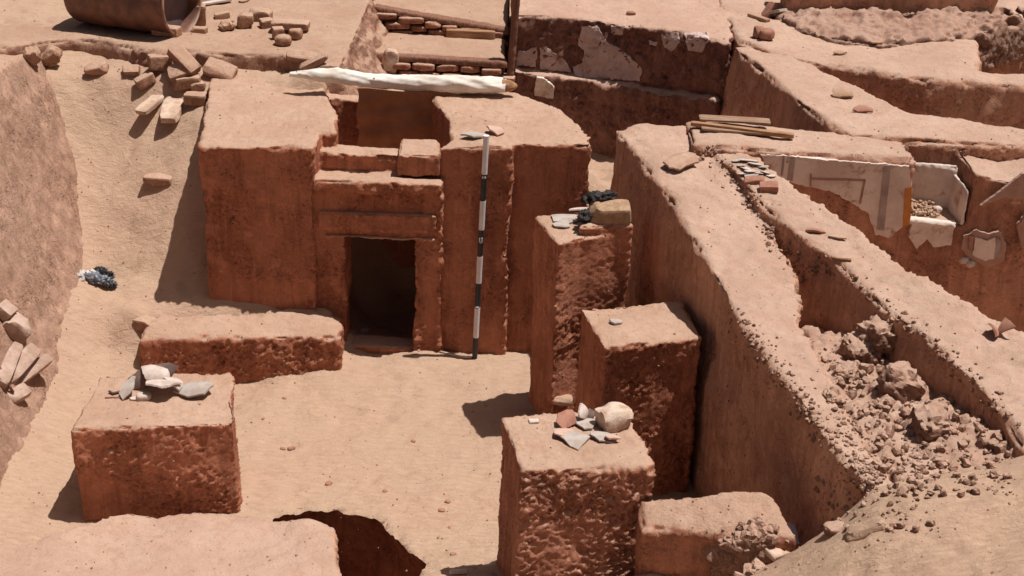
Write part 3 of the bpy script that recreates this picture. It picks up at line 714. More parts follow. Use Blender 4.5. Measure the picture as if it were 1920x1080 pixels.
for pg in ([(1090,50),(1118,48),(1140,80),(1160,90),(1190,115),(1205,130),(1198,152),(1130,148),(1078,143),(1074,125),(1092,118),(1095,95),(1083,85)],
           [(1012,90),(1025,88),(1060,115),(1072,135),(1012,130)], [(966,93),(985,97),(1005,88),(1008,100),(1004,125),(968,122)],
           [(1145,50),(1170,48),(1168,65),(1150,66)], [(1240,65),(1270,62),(1275,80),(1260,97),(1245,90)],
           [(1283,62),(1325,60),(1330,75),(1315,98),(1290,95)], [(1217,75),(1233,80),(1230,86),(1218,84)]):
    patch(pg, PLAS, parent=backw)
patch([(1005,145),(1020,148),(1038,163),(1037,185),(1001,180)], PLASW, off=.03, th=.03, name='plaster_slab', label='small pale plaster slab leaning against the base of the back wall', cat='slab')

# painted plaster of the room (the wall face is oblique: patches sit on it)
PAINTG = simple_mat('grey_paint', (.40, .32, .29), (.30, .23, .21), 9, bs=.1)
PAINTR = simple_mat('red_paint', (.38, .22, .18), (.26, .12, .09), 9, bs=.1)
PAINTO = simple_mat('ochre_paint', (.55, .22, .06), (.45, .2, .07), 20, bs=.1)
def epatch(poly, mat, name, off, parent, step_=2.5, jag=2.0, th=.02):
    """patch laid on the oblique wall face, off metres proud of it"""
    def fmap(ps): return [Epx(x, y)-np.array([0, off, 0]) for x, y in ps], np.array([0, -1., 0])
    me = sheet_mesh(name, poly, fmap, th, jag, 12.0, 3.0 if jag > .6 else 8.0, sd=off*90)
    return link(name, me, mat, parent=parent, smooth=False)
rw = [o for o in sc.objects if o.name == 'room_wall'][0]
OFF = .045
pp = epatch([(1425,286),(1480,289),(1560,297),(1640,303),(1702,308),(1706,345),(1702,385),(1690,420),(1665,442),(1640,436),(1625,395),(1590,374),(1560,356),(1520,347),(1490,341),(1440,320)], PLASW, 'plaster_panel', OFF, rw, th=.06)
def paint(poly, mat, o=OFF+.004):
    ob = epatch(poly, mat, 'painted_band', o, None, 1.5, .4, .006)
    w_ = ob.location.copy(); ob.parent = pp
    ob.data.transform(Matrix.Translation(-(Vector(rw.location)))); return ob
paint([(1655,306),(1668,306),(1655,428),(1641,426)], PAINTG)
paint([(1480,289),(1490,290),(1484,335),(1474,333)], PAINTG); paint([(1466,288),(1470,288),(1466,325),(1462,325)], PAINTG)
paint([(1520,329),(1620,332),(1620,336),(1520,333)], PAINTR); paint([(1617,333),(1621,333),(1612,378),(1608,378)], PAINTR); paint([(1517,322),(1520,322),(1519,345),(1516,345)], PAINTR)
epatch([(1694,350),(1707,345),(1705,395),(1702,418),(1690,420)], PAINTO, 'ochre_edge', OFF+.006, rw, 1.8, 1, .05)
epatch([(1708,414),(1788,415),(1780,455),(1750,460),(1736,445),(1715,462),(1702,440)], PLASW, 'plaster_panel', OFF, rw, th=.06)
m1 = epatch([(1805,440),(1830,428),(1850,436),(1872,430),(1884,455),(1880,485),(1850,498),(1815,482),(1800,462)], simple_mat('pink_plaster', (.42,.27,.22), (.36,.21,.16)), 'plaster_patch', OFF-.005, rw, th=.05)
epatch([(1825,440),(1848,446),(1864,440),(1862,478),(1845,484),(1820,474)], PLASW, 'plaster_patch', OFF+.008, rw, th=.03)
epatch([(1813,437),(1823,438),(1818,468),(1812,462)], PAINTR, 'painted_band', OFF+.010, rw, 1.6, .5, .02); epatch([(1865,440),(1873,446),(1868,474),(1860,480)], PAINTG, 'painted_band', OFF+.010, rw, 1.6, .5, .02)
epatch([(1904,420),(1925,395),(1935,470),(1915,465)], simple_mat('pink_plaster', (.42,.27,.22), (.36,.21,.16)), 'plaster_patch', OFF, rw, th=.05)
epatch([(1836,382),(1872,356),(1915,322),(1945,318),(1945,372),(1880,368)], simple_mat('smooth_plaster', (.40,.26,.21), (.35,.22,.17)), 'plaster_patch', OFF-.005, rw, th=.03, jag=1.0)
# niche lining: three plastered faces and a sill
def quad(name, pts, mat, parent):
    return link(name, pymesh(name, pts, [list(range(len(pts)))]), mat, parent=parent, smooth=False)
nb_ = [(xn0, EY(xn0, ND-.05)), (xn1-.02, EY(xn1, ND-.05))]
def slab3(name, a, b, z0, z1, th, mat, parent):
    a, b = np.array(a), np.array(b); d = (b-a)/np.linalg.norm(b-a); n_ = np.array([d[1], -d[0]])*th
    me = remesh([prism([(*a, z1), (*b, z1), (*(b+n_), z1), (*(a+n_), z1)], z0)], .012, 1); rough(me, .012, .004, .003, .0, seed=int(z1*100), crumble=.02, arris=.3)
    return link(name, me, mat, parent=parent)
slab3('niche_back', nb_[0], nb_[1], nzb-.02, 1.80, .03, PLASW, rw)
slab3('niche_side', (nb_[1][0]-.01, nb_[1][1]), (xn1-.01, EY(xn1)+.0), nzb-.02, 1.74, .02, PLASW, rw)
a_ = (xn0, EY(xn0, -.045)); b_ = (xn1-.08, EY(xn1, -.045))
sil = remesh([prism([(a_[0], a_[1], nzb+.012), (b_[0], b_[1], nzb+.012), (b_[0], b_[1]+.07, nzb+.012), (a_[0], a_[1]+.07, nzb+.012)], nzb-.03)], .012, 1); rough(sil, .006, .004, .003, .002, seed=3, crumble=.01, arris=.3)
link('niche_sill', sil, PLASW, parent=rw)

# ================================================================== CLOTH, ROLL
CLOTHW = simple_mat('white_cloth', (.72, .68, .63), (.62, .55, .48), 5, bs=.3, bd=.004, sc2=120)
CLOTHB = simple_mat('sacking', (.36, .17, .09), (.29, .13, .065), 4, bs=.4, bd=.004, sc2=160)
r0, r1 = G(543, 143, 1.90), G(948, 172, 1.86)
def roll(A, B, rad, n=150, m=40):
    A, B = np.array(A), np.array(B); V = []; d = (B-A); Lh = np.linalg.norm(d); d = d/Lh
    s_ = np.array([d[1], -d[0], 0]); s_ /= np.linalg.norm(s_); u_ = np.cross(s_, d); u_ *= np.sign(u_[2])
    for i in range(n+1):
        t = i/n; R = rad*(min(1, .22+t*3.6))**.8*(1 if t < .985 else .9)*(1+.12*math.sin(t*9+1))
        sag = -.035*math.sin(t*math.pi)
        for k in range(m):
            th = k/m*2*math.pi; w_ = 1+.035*math.sin(th*4+t*26+2*math.sin(t*7))+.03*math.sin(th*7+t*41+3*math.sin(t*5+1))+.03*math.sin(th*2+t*9)
            V.append(A+d*Lh*t+(s_*math.cos(th)+u_*math.sin(th)*.85)*R*w_+np.array([0, 0, sag+R*.7]))
    F = [[i*m+k, i*m+(k+1) % m, (i+1)*m+(k+1) % m, (i+1)*m+k] for i in range(n) for k in range(m)]
    F += [list(range(m))[::-1], [n*m+k for k in range(m)]]
    me = pymesh('roll', V, F); c = getco(me); nn = getn(me); setco(me, c+nn*(.010*fbm(c*np.array([6, 14, 14.]), 3)+.003*ridged(c*np.array([9, 22, 22.]), 2))[:, None]); return me
tr = empty('rolled_tarpaulin', tuple((np.array(r0)+r1)/2), 'white cloth tarpaulin rolled round a log across the chapel roof opening', 'tarpaulin')
rl = roll(r0, r1, .078); solid(rl); link('roll', rl, CLOTHW, parent=tr)
d_ = (np.array(r1)-r0)/np.linalg.norm(np.array(r1)-r0)
lg = bar('log', np.array(r1)-d_*.3+[0, 0, -.01], np.array(r1)+d_*.10+[0, 0, -.01], .12, .115, WOODM, cat=None, parent=tr, rnd_=1.0, nz=.06)

def drape(x0, x1, nxx=70, nz_=50):
    ya = lambda x: np.interp(x, [r0[0], r1[0]], [r0[1], r1[1]])-.03
    V = []
    for j in range(nz_+1):
        t = j/nz_
        for i in range(nxx+1):
            s_ = i/nxx; x = x0+(x1-x0)*s_
            sw = math.sin(math.pi*s_)
            z = 1.84-.66*t-.08*sw*t
            y = ya(x)-.02-.07*math.sin(t*3.14)*0+.02*t+.012*math.sin(t*13+sw*4.5+s_*2)+.008*math.sin(t*27+s_*9)+.02*math.sin(s_*11+t*3)*t
            V.append((x+.01*math.sin(t*14), y, z))
    m = nxx+1; F = [[j*m+i, j*m+i+1, (j+1)*m+i+1, (j+1)*m+i] for j in range(nz_) for i in range(nxx)]
    return pymesh('drape', V, F)
dr = drape(PY(672, 200, r0[1])[0], PY(862, 200, r0[1])[0]); link('hanging_sheet', dr, CLOTHB, parent=tr, label='brown sacking hanging in folds below the white roll')

# ================================================================== RANGING POLE
pf = Vector(hit(890, 671)); pt = Vector(PY(912, 254, 10.60))
dirp = (pt-pf).normalized(); Lp = (pt-pf).length
rp = empty('ranging_pole', tuple(pf), 'black and white banded surveying pole standing against the chapel front', 'surveying pole')
BLK = simple_mat('black_paint', (.03, .03, .035), (.022, .022, .025), 20, rough=.5, bs=.1, spec=.4)
WHT = simple_mat('white_paint', (.72, .70, .70), (.62, .60, .60), 20, rough=.5, bs=.1, spec=.4)
rows_ = [672, 632, 577, 530, 480, 430, 376, 326, 254]
def tube(A, B, r_, mat, name, parent, n=20, square=False):
    A, B = Vector(A), Vector(B); d = (B-A).normalized(); a = d.cross(Vector((0, 1, 0))).normalized(); b = d.cross(a)
    V = []; 
    for P_ in (A, B):
        for k in range(n):
            t = 2*math.pi*k/n; V.append(P_+(a*math.cos(t)+b*math.sin(t))*r_)
    F = [[k, (k+1) % n, n+(k+1) % n, n+k] for k in range(n)]+[list(range(n))[::-1], list(range(n, 2*n))]
    return link(name, pymesh(name, V, F), mat, parent=parent, smooth=False)
def at_row(y):
    t = (672-y)/(672-254); A_ = np.array(pf); B_ = np.array(pt)
    # solve along the pole for the pixel row
    lo, hi = 0, 1
    for _ in range(40):
        mid_ = (lo+hi)/2; P_ = A_+(B_-A_)*mid_-CAM; py = 540-FPX*(P_@up)/(P_@fw)
        if py > y: lo = mid_
        else: hi = mid_
    return Vector(A_+(B_-A_)*lo)
pts_ = [pf-dirp*.03]+[at_row(y) for y in rows_[1:-1]]+[pt]
for i in range(8):
    tube(pts_[i], pts_[i+1], .021 if i % 2 == 0 else .0225, BLK if i % 2 == 0 else WHT, 'black_band' if i % 2 == 0 else 'white_band', rp)
# small white marks on the black bands
def mark(y, segs, mat=WHT):
    c_ = at_row(y)+Vector((0, -.0235, 0)); V = []; F = []
    for (x0, z0, x1, z1) in segs:
        b = len(V)
        for yy in (-.003, .003):
            V += [c_+Vector((x0, yy, z0)), c_+Vector((x1, yy, z0)), c_+Vector((x1, yy, z1)), c_+Vector((x0, yy, z1))]
        F += [[b+q for q in f] for f in ((0, 1, 2, 3), (7, 6, 5, 4), (0, 4, 5, 1), (1, 5, 6, 2), (2, 6, 7, 3), (3, 7, 4, 0))]
    link('number_mark', pymesh('mark', V, F), mat, parent=rp, smooth=False)
mark(449, [(-.014, -.022, -.005, .022), (-.014, -.022, .014, -.013), (.005, -.022, .014, .022)])
mark(332, [(-.015, -.004, -.005, .01), (.003, -.004, .014, .01)])
mark(574, [(-.015, -.006, .014, .004)])
# thin pale strip at the wall foot
def curve_tube(name, pts, r_, mat, **kw):
    V = []; F = []; n = 8
    pts = [Vector(p) for p in pts]
    for i, p in enumerate(pts):
        d = (pts[min(i+1, len(pts)-1)]-pts[max(i-1, 0)]).normalized(); a = d.cross(Vector((0, 0, 1))).normalized(); b = a.cross(d)
        for k in range(n): V.append(p+(a*math.cos(k/n*2*math.pi)+b*math.sin(k/n*2*math.pi))*r_)
    for i in range(len(pts)-1):
        for k in range(n): F.append([i*n+k, i*n+(k+1) % n, (i+1)*n+(k+1) % n, (i+1)*n+k])
    F += [list(range(n))[::-1], list(range((len(pts)-1)*n, len(pts)*n))]
    return link(name, pymesh(name, V, F), mat, loc=tuple(pts[0]), **kw)
curve_tube('rope', [hit(x, y)+Vector((0, 0, .008)) for x, y in [(826, 661), (838, 664), (850, 667), (862, 670), (874, 671), (884, 671)]], .009, PWHITE, label='short pale curved cord on the sand left of the surveying pole', cat='cord')

# ================================================================== BARREL
bp0, bp1 = hit(190, 44), hit(338, 62)
bax = (bp1-bp0); bax.z = 0; Lb = bax.length; bax.normalize(); bn = Vector((-bax.y, bax.x, 0))
RB = .31
be = empty('steel_drum', tuple((bp0+bp1)/2), 'rusty brown steel drum lying on its side at the top left', 'drum')
STEEL = simple_mat('rusty_steel', (.21, .09, .055), (.11, .05, .035), 5, rough=.55, bs=.25, bd=.003, spec=.4)
def drum():
    A = bp0-bax*.16+Vector((0, 0, RB)); L_ = Lb+.20
    prof = []; 
    for i in range(61):
        t = i/60; r_ = RB*(1-.03*(math.exp(-t*L_/.02)+math.exp(-(1-t)*L_/.02)))
        for c_ in (.33, .66): r_ += .012*math.exp(-((t-c_)/.012)**2)
        prof.append((t*L_, r_))
    prof.append((L_+.004, RB*.985)); prof.append((L_+.002, RB*.955))
    for i in range(20): prof.append((L_-.04-i/19*(L_-.06), RB*.95))
    prof.append((.02, .001)); 
    n = 56; V = []; F = []
    prof = [(0, .001)]+prof
    for (s, r_) in prof:
        for k in range(n):
            th = 2*math.pi*k/n; V.append(A+bax*s+(bn*math.cos(th)+Vector((0, 0, 1))*math.sin(th))*r_)
    for i in range(len(prof)-1):
        for k in range(n): F.append([i*n+k, i*n+(k+1) % n, (i+1)*n+(k+1) % n, (i+1)*n+k])
    me = pymesh('drum', V, F); return me, A, L_
dm, dA, dL = drum(); c = getco(dm); nn_ = getn(dm); setco(dm, c+nn_*(.006*fbm(c*4, 2))[:, None])
link('body', dm, STEEL, parent=be)
def ring(A, r_, w_, mat, name):
    V = []; F = []; n = 56; m_ = 8
    for k in range(n):
        th = 2*math.pi*k/n; rd = bn*math.cos(th)+Vector((0, 0, 1))*math.sin(th)
        for q in range(m_): f_ = 2*math.pi*q/m_; V.append(A+rd*(r_+w_*math.cos(f_))+bax*w_*math.sin(f_))
    for k in range(n):
        for q in range(m_): F.append([k*m_+q, k*m_+(q+1) % m_, ((k+1) % n)*m_+(q+1) % m_, ((k+1) % n)*m_+q])
    link(name, pymesh(name, V, F), mat, parent=be)
def disc(A, r_, mat, name):
    n = 48; V = []; F = []
    for i_ in range(9):
        for k in range(n):
            th = 2*math.pi*k/n; rr = r_*i_/8; V.append(A+(bn*math.cos(th)+Vector((0, 0, 1))*math.sin(th))*max(rr, 1e-4)+bax*(.012*math.cos(i_*.8)))
    for i_ in range(8):
        for k in range(n): F.append([i_*n+k, (i_+1)*n+k, (i_+1)*n+(k+1) % n, i_*n+(k+1) % n])
    link(name, pymesh(name, V, F), mat, parent=be)
disc(dA+bax*(dL-.13), RB*.955, simple_mat('lid_steel', (.15, .10, .10), (.10, .065, .065), 4, rough=.7, bs=.2), 'lid')  # lid colour darkened to stand in for the rim's shade
ring(dA+bax*dL, RB*.985, .011, simple_mat('worn_steel', (.40, .25, .19), (.25, .13, .09), rough=.5), 'rim')

# ================================================================== BRICKS AND STONES
gB = 'loose mud bricks piled behind the chapel'; gR = 'bricks and stones strewn beside the drum'
P_ = lambda *a, **k: put('brick', *a, **k)
P_(313, 66, (.25, .13, .09), (0, 4, -12), label='flat mud brick touching the lower end of the drum', group=gR, rnd_=.2)
P_(376, 46, (.10, .10, .19), (4, 3, 10), label='mud brick standing on end just right of the drum', group=gR, rnd_=.2)
P_(374, 60, (.14, .10, .05), (0, 0, -8), label='low brick fragment at the foot of the brick on end', group=gR)
P_(418, 34, (.14, .09, .06), (0, -8, 15), label='small reddish brick lying behind the row of lumps', group=gR)
put('stone', 428, 55, (.15, .12, .09), (10, -15, 40), label='knobbly grey clod left of the angular block', cat='stone', group=gR, rnd_=.9, nz=.2)
P_(459, 50, (.14, .13, .13), (0, 5, 12), label='squarish angular mud block in the middle of the row', group=gR, rnd_=.4, chip=1)
P_(489, 38, (.20, .14, .11), (0, 4, -8), label='larger mud brick standing behind the squarish block', group=gR, rnd_=.25)
P_(500, 50, (.12, .10, .08), (0, 4, 30), label='brick lump leaning in front of the larger brick', group=gR)
P_(545, 60, (.34, .14, .07), (0, 3, -4), label='long flat brick slab at the right end of the row', group=gR, rnd_=.2, sink=-.03)
P_(522, 72, (.10, .10, .11), (0, 0, 20), label='dark brick stub propping the long flat slab', group=gR)
put('stone', 531, 84, (.15, .12, .10), (0, 0, 10), label='rounded reddish stone in front of the flat slab', cat='stone', group=gR, rnd_=.9)
put('stone', 555, 72, (.12, .10, .10), (0, 0, -10), label='small rounded stone under the right end of the flat slab', cat='stone', group=gR, rnd_=.8)
# pile
P_(296, 128, (.20, .13, .12), (0, 8, 35), label='upper left brick of the pile, tilted against its neighbour', group=gB, rnd_=.15)
P_(345, 140, (.30, .13, .11), (0, 22, -38), label='long brick on top of the pile, sloping to the right', group=gB, rnd_=.1, sink=-.10)
P_(345, 148, (.24, .14, .10), (8, -6, 20), label='brick in the middle of the pile below the long one', group=gB, rnd_=.2, sink=-.04)
P_(352, 163, (.24, .14, .10), (0, -8, 8), label='lowest orange-faced brick at the front of the pile', group=gB, rnd_=.3)
P_(277, 158, (.17, .11, .09), (0, -22, 30), label='isolated tilted brick left of the pile', group=gB, rnd_=.3)
P_(413, 138, (.27, .16, .10), (0, 8, -18), label='broad brick right of the pile, close to the chapel', group=gB, rnd_=.25)
P_(372, 167, (.12, .10, .07), (0, 0, 5), label='small brick wedged between the pile and the chapel', group=gB)
P_(368, 193, (.19, .13, .09), (0, 0, -4), label='flat brick touching the back left corner of the chapel', group=gB, rnd_=.15)
def slab(px, py, size, rot, label, seed, mat=STONEM, group='long pale slabs by the brick pile', sink=0):
    return put('stone_slab', px, py, size, rot, mat, label, 'slab', group, seed, sink, rnd_=.25, chip=1)
slab(325, 205, (.17, .46, .07), (15, 0, 2), 'long pale slab lying on the sand in front of the brick pile', 3)
slab(293, 188, (.12, .46, .05), (13, 0, -24), 'narrow pale slab half sunk in sand left of the longer slab', 9, sink=.02)
put('stone', 185, 136, (.20, .12, .09), (0, 0, 5), label='grey broken stone on the sand below the terrace edge', cat='stone', rnd_=.7, nz=.12)
P_(247, 135, (.15, .09, .06), (0, 0, 3), label='small dark red half brick right of the grey broken stone')
P_(298, 340, (.24, .13, .07), (0, 0, -6), label='single mud brick half buried on the sand ramp', rnd_=.3, sink=.02)
P_(272, 612, (.16, .12, .09), (0, 0, -20), label='half buried brick end above the left end of the mud bench', rnd_=.4, sink=.02)
P_(568, 110, (.28, .11, .07), (0, 2, -6), label='rounded brick on the terrace edge above the white roll', rnd_=.7, sink=.01)
P_(592, 121, (.26, .10, .06), (0, 2, 4), label='worn brick lying just behind the left end of the white roll', rnd_=.6)
put('stone', 62, 120, (.14, .14, .14), (10, 0, 20), label='rough clod at the top corner of the earth bank', cat='stone', rnd_=.8, nz=.15)
put('stone', 86, 118, (.14, .12, .16), (0, 10, 20), label='upright crumbly clod beside the bank corner', cat='stone', rnd_=.7, nz=.15)
bar('board', hit(372, 12), hit(432, 3), .07, .02, PWHITE, 'broken white board on the terrace right of the drum', 'board', lift=.01)
bar('board', hit(372, 6), hit(420, 2), .05, .02, WOODM, 'thin brown lath beside the broken white board', 'board', lift=.01)
curve_tube('twig', [hit(x, y)+Vector((0, 0, .01)) for x, y in [(448, 5), (455, 6), (463, 4), (468, 0)]], .008, WOODD, label='small bent twig on the terrace at the top edge', cat='twig')
# left edge slabs on the bank
gL = 'broken slabs on the left bank'
def bslab(px, py, size, rot, label, seed, mat=simple_mat('bank_stone', (.50, .36, .29), (.38, .25, .19), 9, bs=.9, bd=.01), lift=0):
    p = hit(px, py); return put('stone_slab', px, py, size, rot, mat, label, 'slab', gL, seed, loc=(p.x, p.y, p.z+lift), rnd_=.3, chip=1)
bslab(20, 625, (.20, .16, .14), (0, 40, 10), 'blocky pale stone at the left edge above the leaning slabs', 61)
bslab(2, 590, (.12, .12, .10), (0, 40, -10), 'small pale stone cut by the left edge, topmost of the rubble', 62)
bslab(8, 690, (.10, .40, .10), (20, 35, 12), 'leftmost leaning slab on the bank, cut by the picture edge', 63)
bslab(30, 690, (.12, .40, .09), (20, 40, -6), 'middle leaning slab on the left bank', 64)
bslab(52, 700, (.09, .38, .08), (20, 40, -22), 'narrow right-hand leaning slab on the left bank', 65)
bslab(32, 742, (.10, .16, .07), (10, 35, -30), 'short pointed slab below the leaning slabs', 66)
curve_tube('stick', [hit(x, y)+Vector((.02, -.02, .02)) for x, y in [(-4, 690), (4, 705), (12, 722), (22, 738)]], .01, WOODD, label='thin dark stick under the leaning slabs at the left edge', cat='stick')
# pebbles in the court
gp = 'small dark pebbles on the court sand'
for i, (x, y, s_, l_) in enumerate([(530, 842, .035, 'dark pebble, left one of a close pair in the middle left of the court sand'), (547, 843, .05, 'larger dark pebble, right one of a close pair on the court sand'),
   (617, 908, .045, 'dark pebble on the court sand between the low left pillar and the pit edge'), (722, 921, .03, 'dark pebble just behind the back rim of the pit'), (840, 941, .035, 'upper of two dark pebbles on the sand left of the front pillar'),
   (828, 958, .04, 'lower of two dark pebbles on the sand left of the front pillar'), (494, 785, .025, 'tiny dark pebble on the sand right of the low left pillar top'), (843, 989, .025, 'tiny dark pebble right of the ragged pit corner'),
   (533, 747, .03, 'dark pebble on the court sand below the mud bench'), (775, 827, .03, 'dark pebble in the very middle of the court sand'), (850, 1040, .035, 'dark pebble at the foot of the front pillar, left side')]):
    put('pebble', x, y, (s_*1.2, s_, s_*.6), (0, 0, i*37), PRED, l_, 'pebble', gp, seed=i, rnd_=.8, cuts=3)

# ================================================================== SHERDS
def sherd_mesh(name, w_, l_, R, th, seed, n=7, pts=None):
    r = np.random.RandomState(seed); K = 8
    if pts is None:
        ang = np.sort(np.arange(n)/n*2*math.pi+r.uniform(-.3, .3, n)); rad = r.uniform(.75, 1.1, n)
        poly = np.stack([np.cos(ang)*rad, np.sin(ang)*rad], 1)
    else: poly = np.array(pts, float)
    bd = []
    for i in range(len(poly)):
        a, b = poly[i], poly[(i+1) % len(poly)]
        for k in range(6): bd.append(a+(b-a)*k/6)
    bd = np.array(bd)+r.normal(size=(len(poly)*6, 2))*.012; m = len(bd); V = []
    cx = poly.mean(0)
    for s in (0, 1):
        for k in range(K+1):
            q = cx+(bd-cx)*(k/K)
            x = q[:, 0]*w_/2; y = q[:, 1]*l_/2
            z = -(y*y)/(2*R)-(x*x)/(6*R)-(th if s else 0)
            V.append(np.stack([x, y, z], 1))
    V = np.concatenate(V); h_ = (K+1)*m; F = []
    for k in range(K):
        for i in range(m):
            j = (i+1) % m; F.append([k*m+i, (k+1)*m+i, (k+1)*m+j, k*m+j]); F.append([h_+k*m+i, h_+k*m+j, h_+(k+1)*m+j, h_+(k+1)*m+i])
    for i in range(m):
        j = (i+1) % m; F.append([K*m+i, h_+K*m+i, h_+K*m+j, K*m+j])
    V[:, 2] -= V[:, 2].min()
    return pymesh(name, V, F)
def sherd(px, py, size, rot, mat, label, group=None, R=.25, th=.009, seed=1, up_=0.0, pts=None, name='pottery_sherd', cat='sherd'):
    me = sherd_mesh(name, size[0], size[1], R, th, seed, pts=pts)
    o = link(name, me, mat, label=label, cat=cat, group=group, smooth=False); p = hit(px, py)
    if abs(rot[0])+abs(rot[1]) > 1:
        E_ = Euler([math.radians(a) for a in rot]).to_matrix(); lo = min((E_@v.co).z for v in me.vertices); up_ = up_-lo
    o.location = (p.x, p.y, p.z+up_+.002); o.rotation_euler = [math.radians(a) for a in rot]; return o
g4 = 'jar pieces on the low left pillar'
sherd(288, 722, (.38, .18), (56, -16, 20), PDARK, 'dark curved jar wall standing tilted at the back of the sherd heap', g4, R=.12, seed=2, th=.012)
sherd(305, 742, (.30, .22), (-24, 6, 10), PWHITE, 'largest pale jar piece lying bowl-like in the middle of the heap', g4, R=.14, seed=3, th=.012, up_=.03)
sherd(296, 728, (.24, .14), (25, 8, -8), PWHITE, 'white inner jar piece resting on the largest piece', g4, R=.1, seed=4, th=.012, up_=.07)
sherd(325, 735, (.16, .16), (18, 25, 50), PWHITE, 'white jar fragment leaning against the right of the heap', g4, R=.1, seed=14, th=.01, up_=.03)
sherd(243, 738, (.11, .24), (22, -14, -12), PGREY, 'narrow bluish grey sherd at the left end of the heap', g4, R=.5, seed=5)
sherd(366, 738, (.30, .20), (6, -10, -6), PGREY, 'broad greenish grey sherd at the right end of the heap', g4, R=.16, seed=6, th=.012, up_=.0)
sherd(262, 748, (.14, .06), (0, 0, 10), PWHITE, 'cream sherd flat in front of the heap', g4, R=.4, seed=7)
curve_tube('sherd_rim', [hit(x, y)+Vector((0, 0, .015)) for x, y in [(205, 737), (212, 741), (224, 738), (238, 733)]], .008, PDARK, label='thin dark curved rim piece at the far left of the heap', cat='sherd', group=g4)
curve_tube('sherd_rim', [hit(x, y)+Vector((0, 0, .006)) for x, y in [(197, 747), (212, 746), (228, 747)]], .005, PRED, label='thin reddish splinter in front of the dark rim piece', cat='sherd', group=g4)
put('plaster_lump', 270, 748, (.10, .07, .05), (0, 0, 10), PWHITE, 'small cream lump under the front of the sherd heap', 'lump', g4, rnd_=.8)
g3 = 'sherds on the front pillar'
dia = [(-.9, .25), (-.1, .5), (.95, -.0), (-.0, -1.0), (-.75, -.35)]
sherd(1075, 828, (.20, .22), (2, 3, 0), PGREY, 'pale grey pointed sherd nearest the front edge of the pillar', g3, R=.6, seed=8, pts=[(-1, .45), (.1, .75), (1, .35), (.25, -.95), (-.15, -.75)])
sherd(1058, 815, (.16, .14), (-6, 10, 30), simple_mat('pink_pottery', (.52, .36, .29), (.45, .28, .22)), 'pink sherd partly under the grey pointed one', g3, R=.2, seed=9)
sherd(1060, 795, (.15, .15), (30, -12, 50), PRED, 'tilted purplish sherd at the back left of the group', g3, R=.14, seed=10, th=.01)
sherd(1096, 797, (.15, .15), (-4, 4, 10), PGREY, 'grey four-sided sherd beside the pale stone', g3, R=.4, seed=11)
sherd(1087, 787, (.12, .10), (62, 0, 62), PWHITE, 'small curved rim sherd standing behind the grey four-sided one', g3, R=.06, seed=12, th=.012)
sherd(1105, 782, (.08, .08), (30, 0, -30), PDARK, 'tiny dark sherd just left of the pale stone', g3, R=.1, seed=13)
sherd(1133, 822, (.20, .13), (-5, 4, -12), PGREY, 'greenish sherd below the pale stone', g3, R=.2, seed=15)
sherd(1148, 828, (.12, .07), (-12, 4, -4), simple_mat('pink_pottery', (.52, .36, .29), (.45, .28, .22)), 'curved pink rim sherd overlapping the greenish one', g3, R=.07, seed=16, up_=.012)
put('stone', 1145, 802, (.20, .15, .14), (4, 8, 25), simple_mat('white_stone', (.58, .46, .37), (.42, .26, .18), 9, bs=.9, bd=.01), 'large pale angular stone on the front pillar', 'stone', seed=22, rnd_=.3, chip=2.4, nz=.08)
put('plaster_chip', 1001, 791, (.06, .04, .02), (0, 0, 10), PWHITE, 'tiny white chip on the left of the front pillar top', 'chip', seed=2)
sherd(1154, 606, (.10, .07), (0, 0, 0), PGREY, 'single small grey sherd on the middle pillar', R=.08, seed=17, th=.014)
g1 = 'things on the tallest pillar'
sherd(1062, 412, (.26, .22), (-3, 2, 10), PGREY, 'large flat grey-green sherd on the tallest pillar', None, R=.8, seed=18)
sherd(1052, 424, (.14, .11), (0, 0, -20), PGREY, 'smaller grey sherd in front of the large flat one', None, R=.3, seed=19)
sherd(1085, 402, (.18, .11), (-14, 4, 30), PWHITE, 'pale sherd between the flat sherd and the dark cloth', None, R=.3, seed=20, up_=.02)
bk1 = put('brick', 1143, 412, (.29, .17, .13), (0, 0, 2), simple_mat('olive_brick', (.42, .28, .18), (.30, .19, .115), 18, bs=1, bd=.012), 'weathered olive-brown brick on the right of the tallest pillar', 'brick', seed=31, rnd_=.35, chip=.6)
_b = block_mesh('x', .29, .17, .13, 31, rnd_=.35, chip=.6)
def crumple(name, px, py, size, mat, label, cat, seed, rotz=0, up_=0, parent=None):
    me = block_mesh(name, *size, seed, rnd_=1.0, nz=.0, chip=0, cuts=16); c = getco(me)
    P = c/min(size[0], size[1])*2.2+seed; nn = c/np.linalg.norm(c, axis=1)[:, None]
    c = c+nn*(min(size)*(.40*ridged(P, 3)-.25))[:, None]; c[:, 2] -= c[:, 2].min(); setco(me, c)
    o = link(name, me, mat, label=label, cat=cat); p = hit(px, py); o.location = (p.x, p.y, p.z+up_); o.rotation_euler = (0, 0, math.radians(rotz)); return o
BLACKC = simple_mat('black_cloth', (.035, .028, .026), (.02, .017, .016), 20, rough=.7, spec=.3)
bag = empty('cloth_scrap', tuple(hit(1105, 402)), 'black crumpled cloth strip tucked round the olive-brown brick', 'cloth')
def add_part_crumple(par, name, p, size, mat, seed, rot):
    me = block_mesh(name, *size, seed, rnd_=1.0, nz=.0, chip=0, cuts=14); c = getco(me)
    P = c/min(size[0], size[1])*2.2+seed; nn = c/np.linalg.norm(c, axis=1)[:, None]
    c = c+nn*(min(size)*(.45*ridged(P, 3)-.25))[:, None]; c[:, 2] -= c[:, 2].min(); setco(me, c)
    o = link(name, me, mat); o.parent = par; o.location = Vector(p)-par.location; o.rotation_euler = [math.radians(a) for a in rot]; return o
b0 = hit(1100, 412)
add_part_crumple(bag, 'fold', b0+Vector((.0, 0, 0)), (.08, .20, .06), BLACKC, 3, (0, 0, -25))
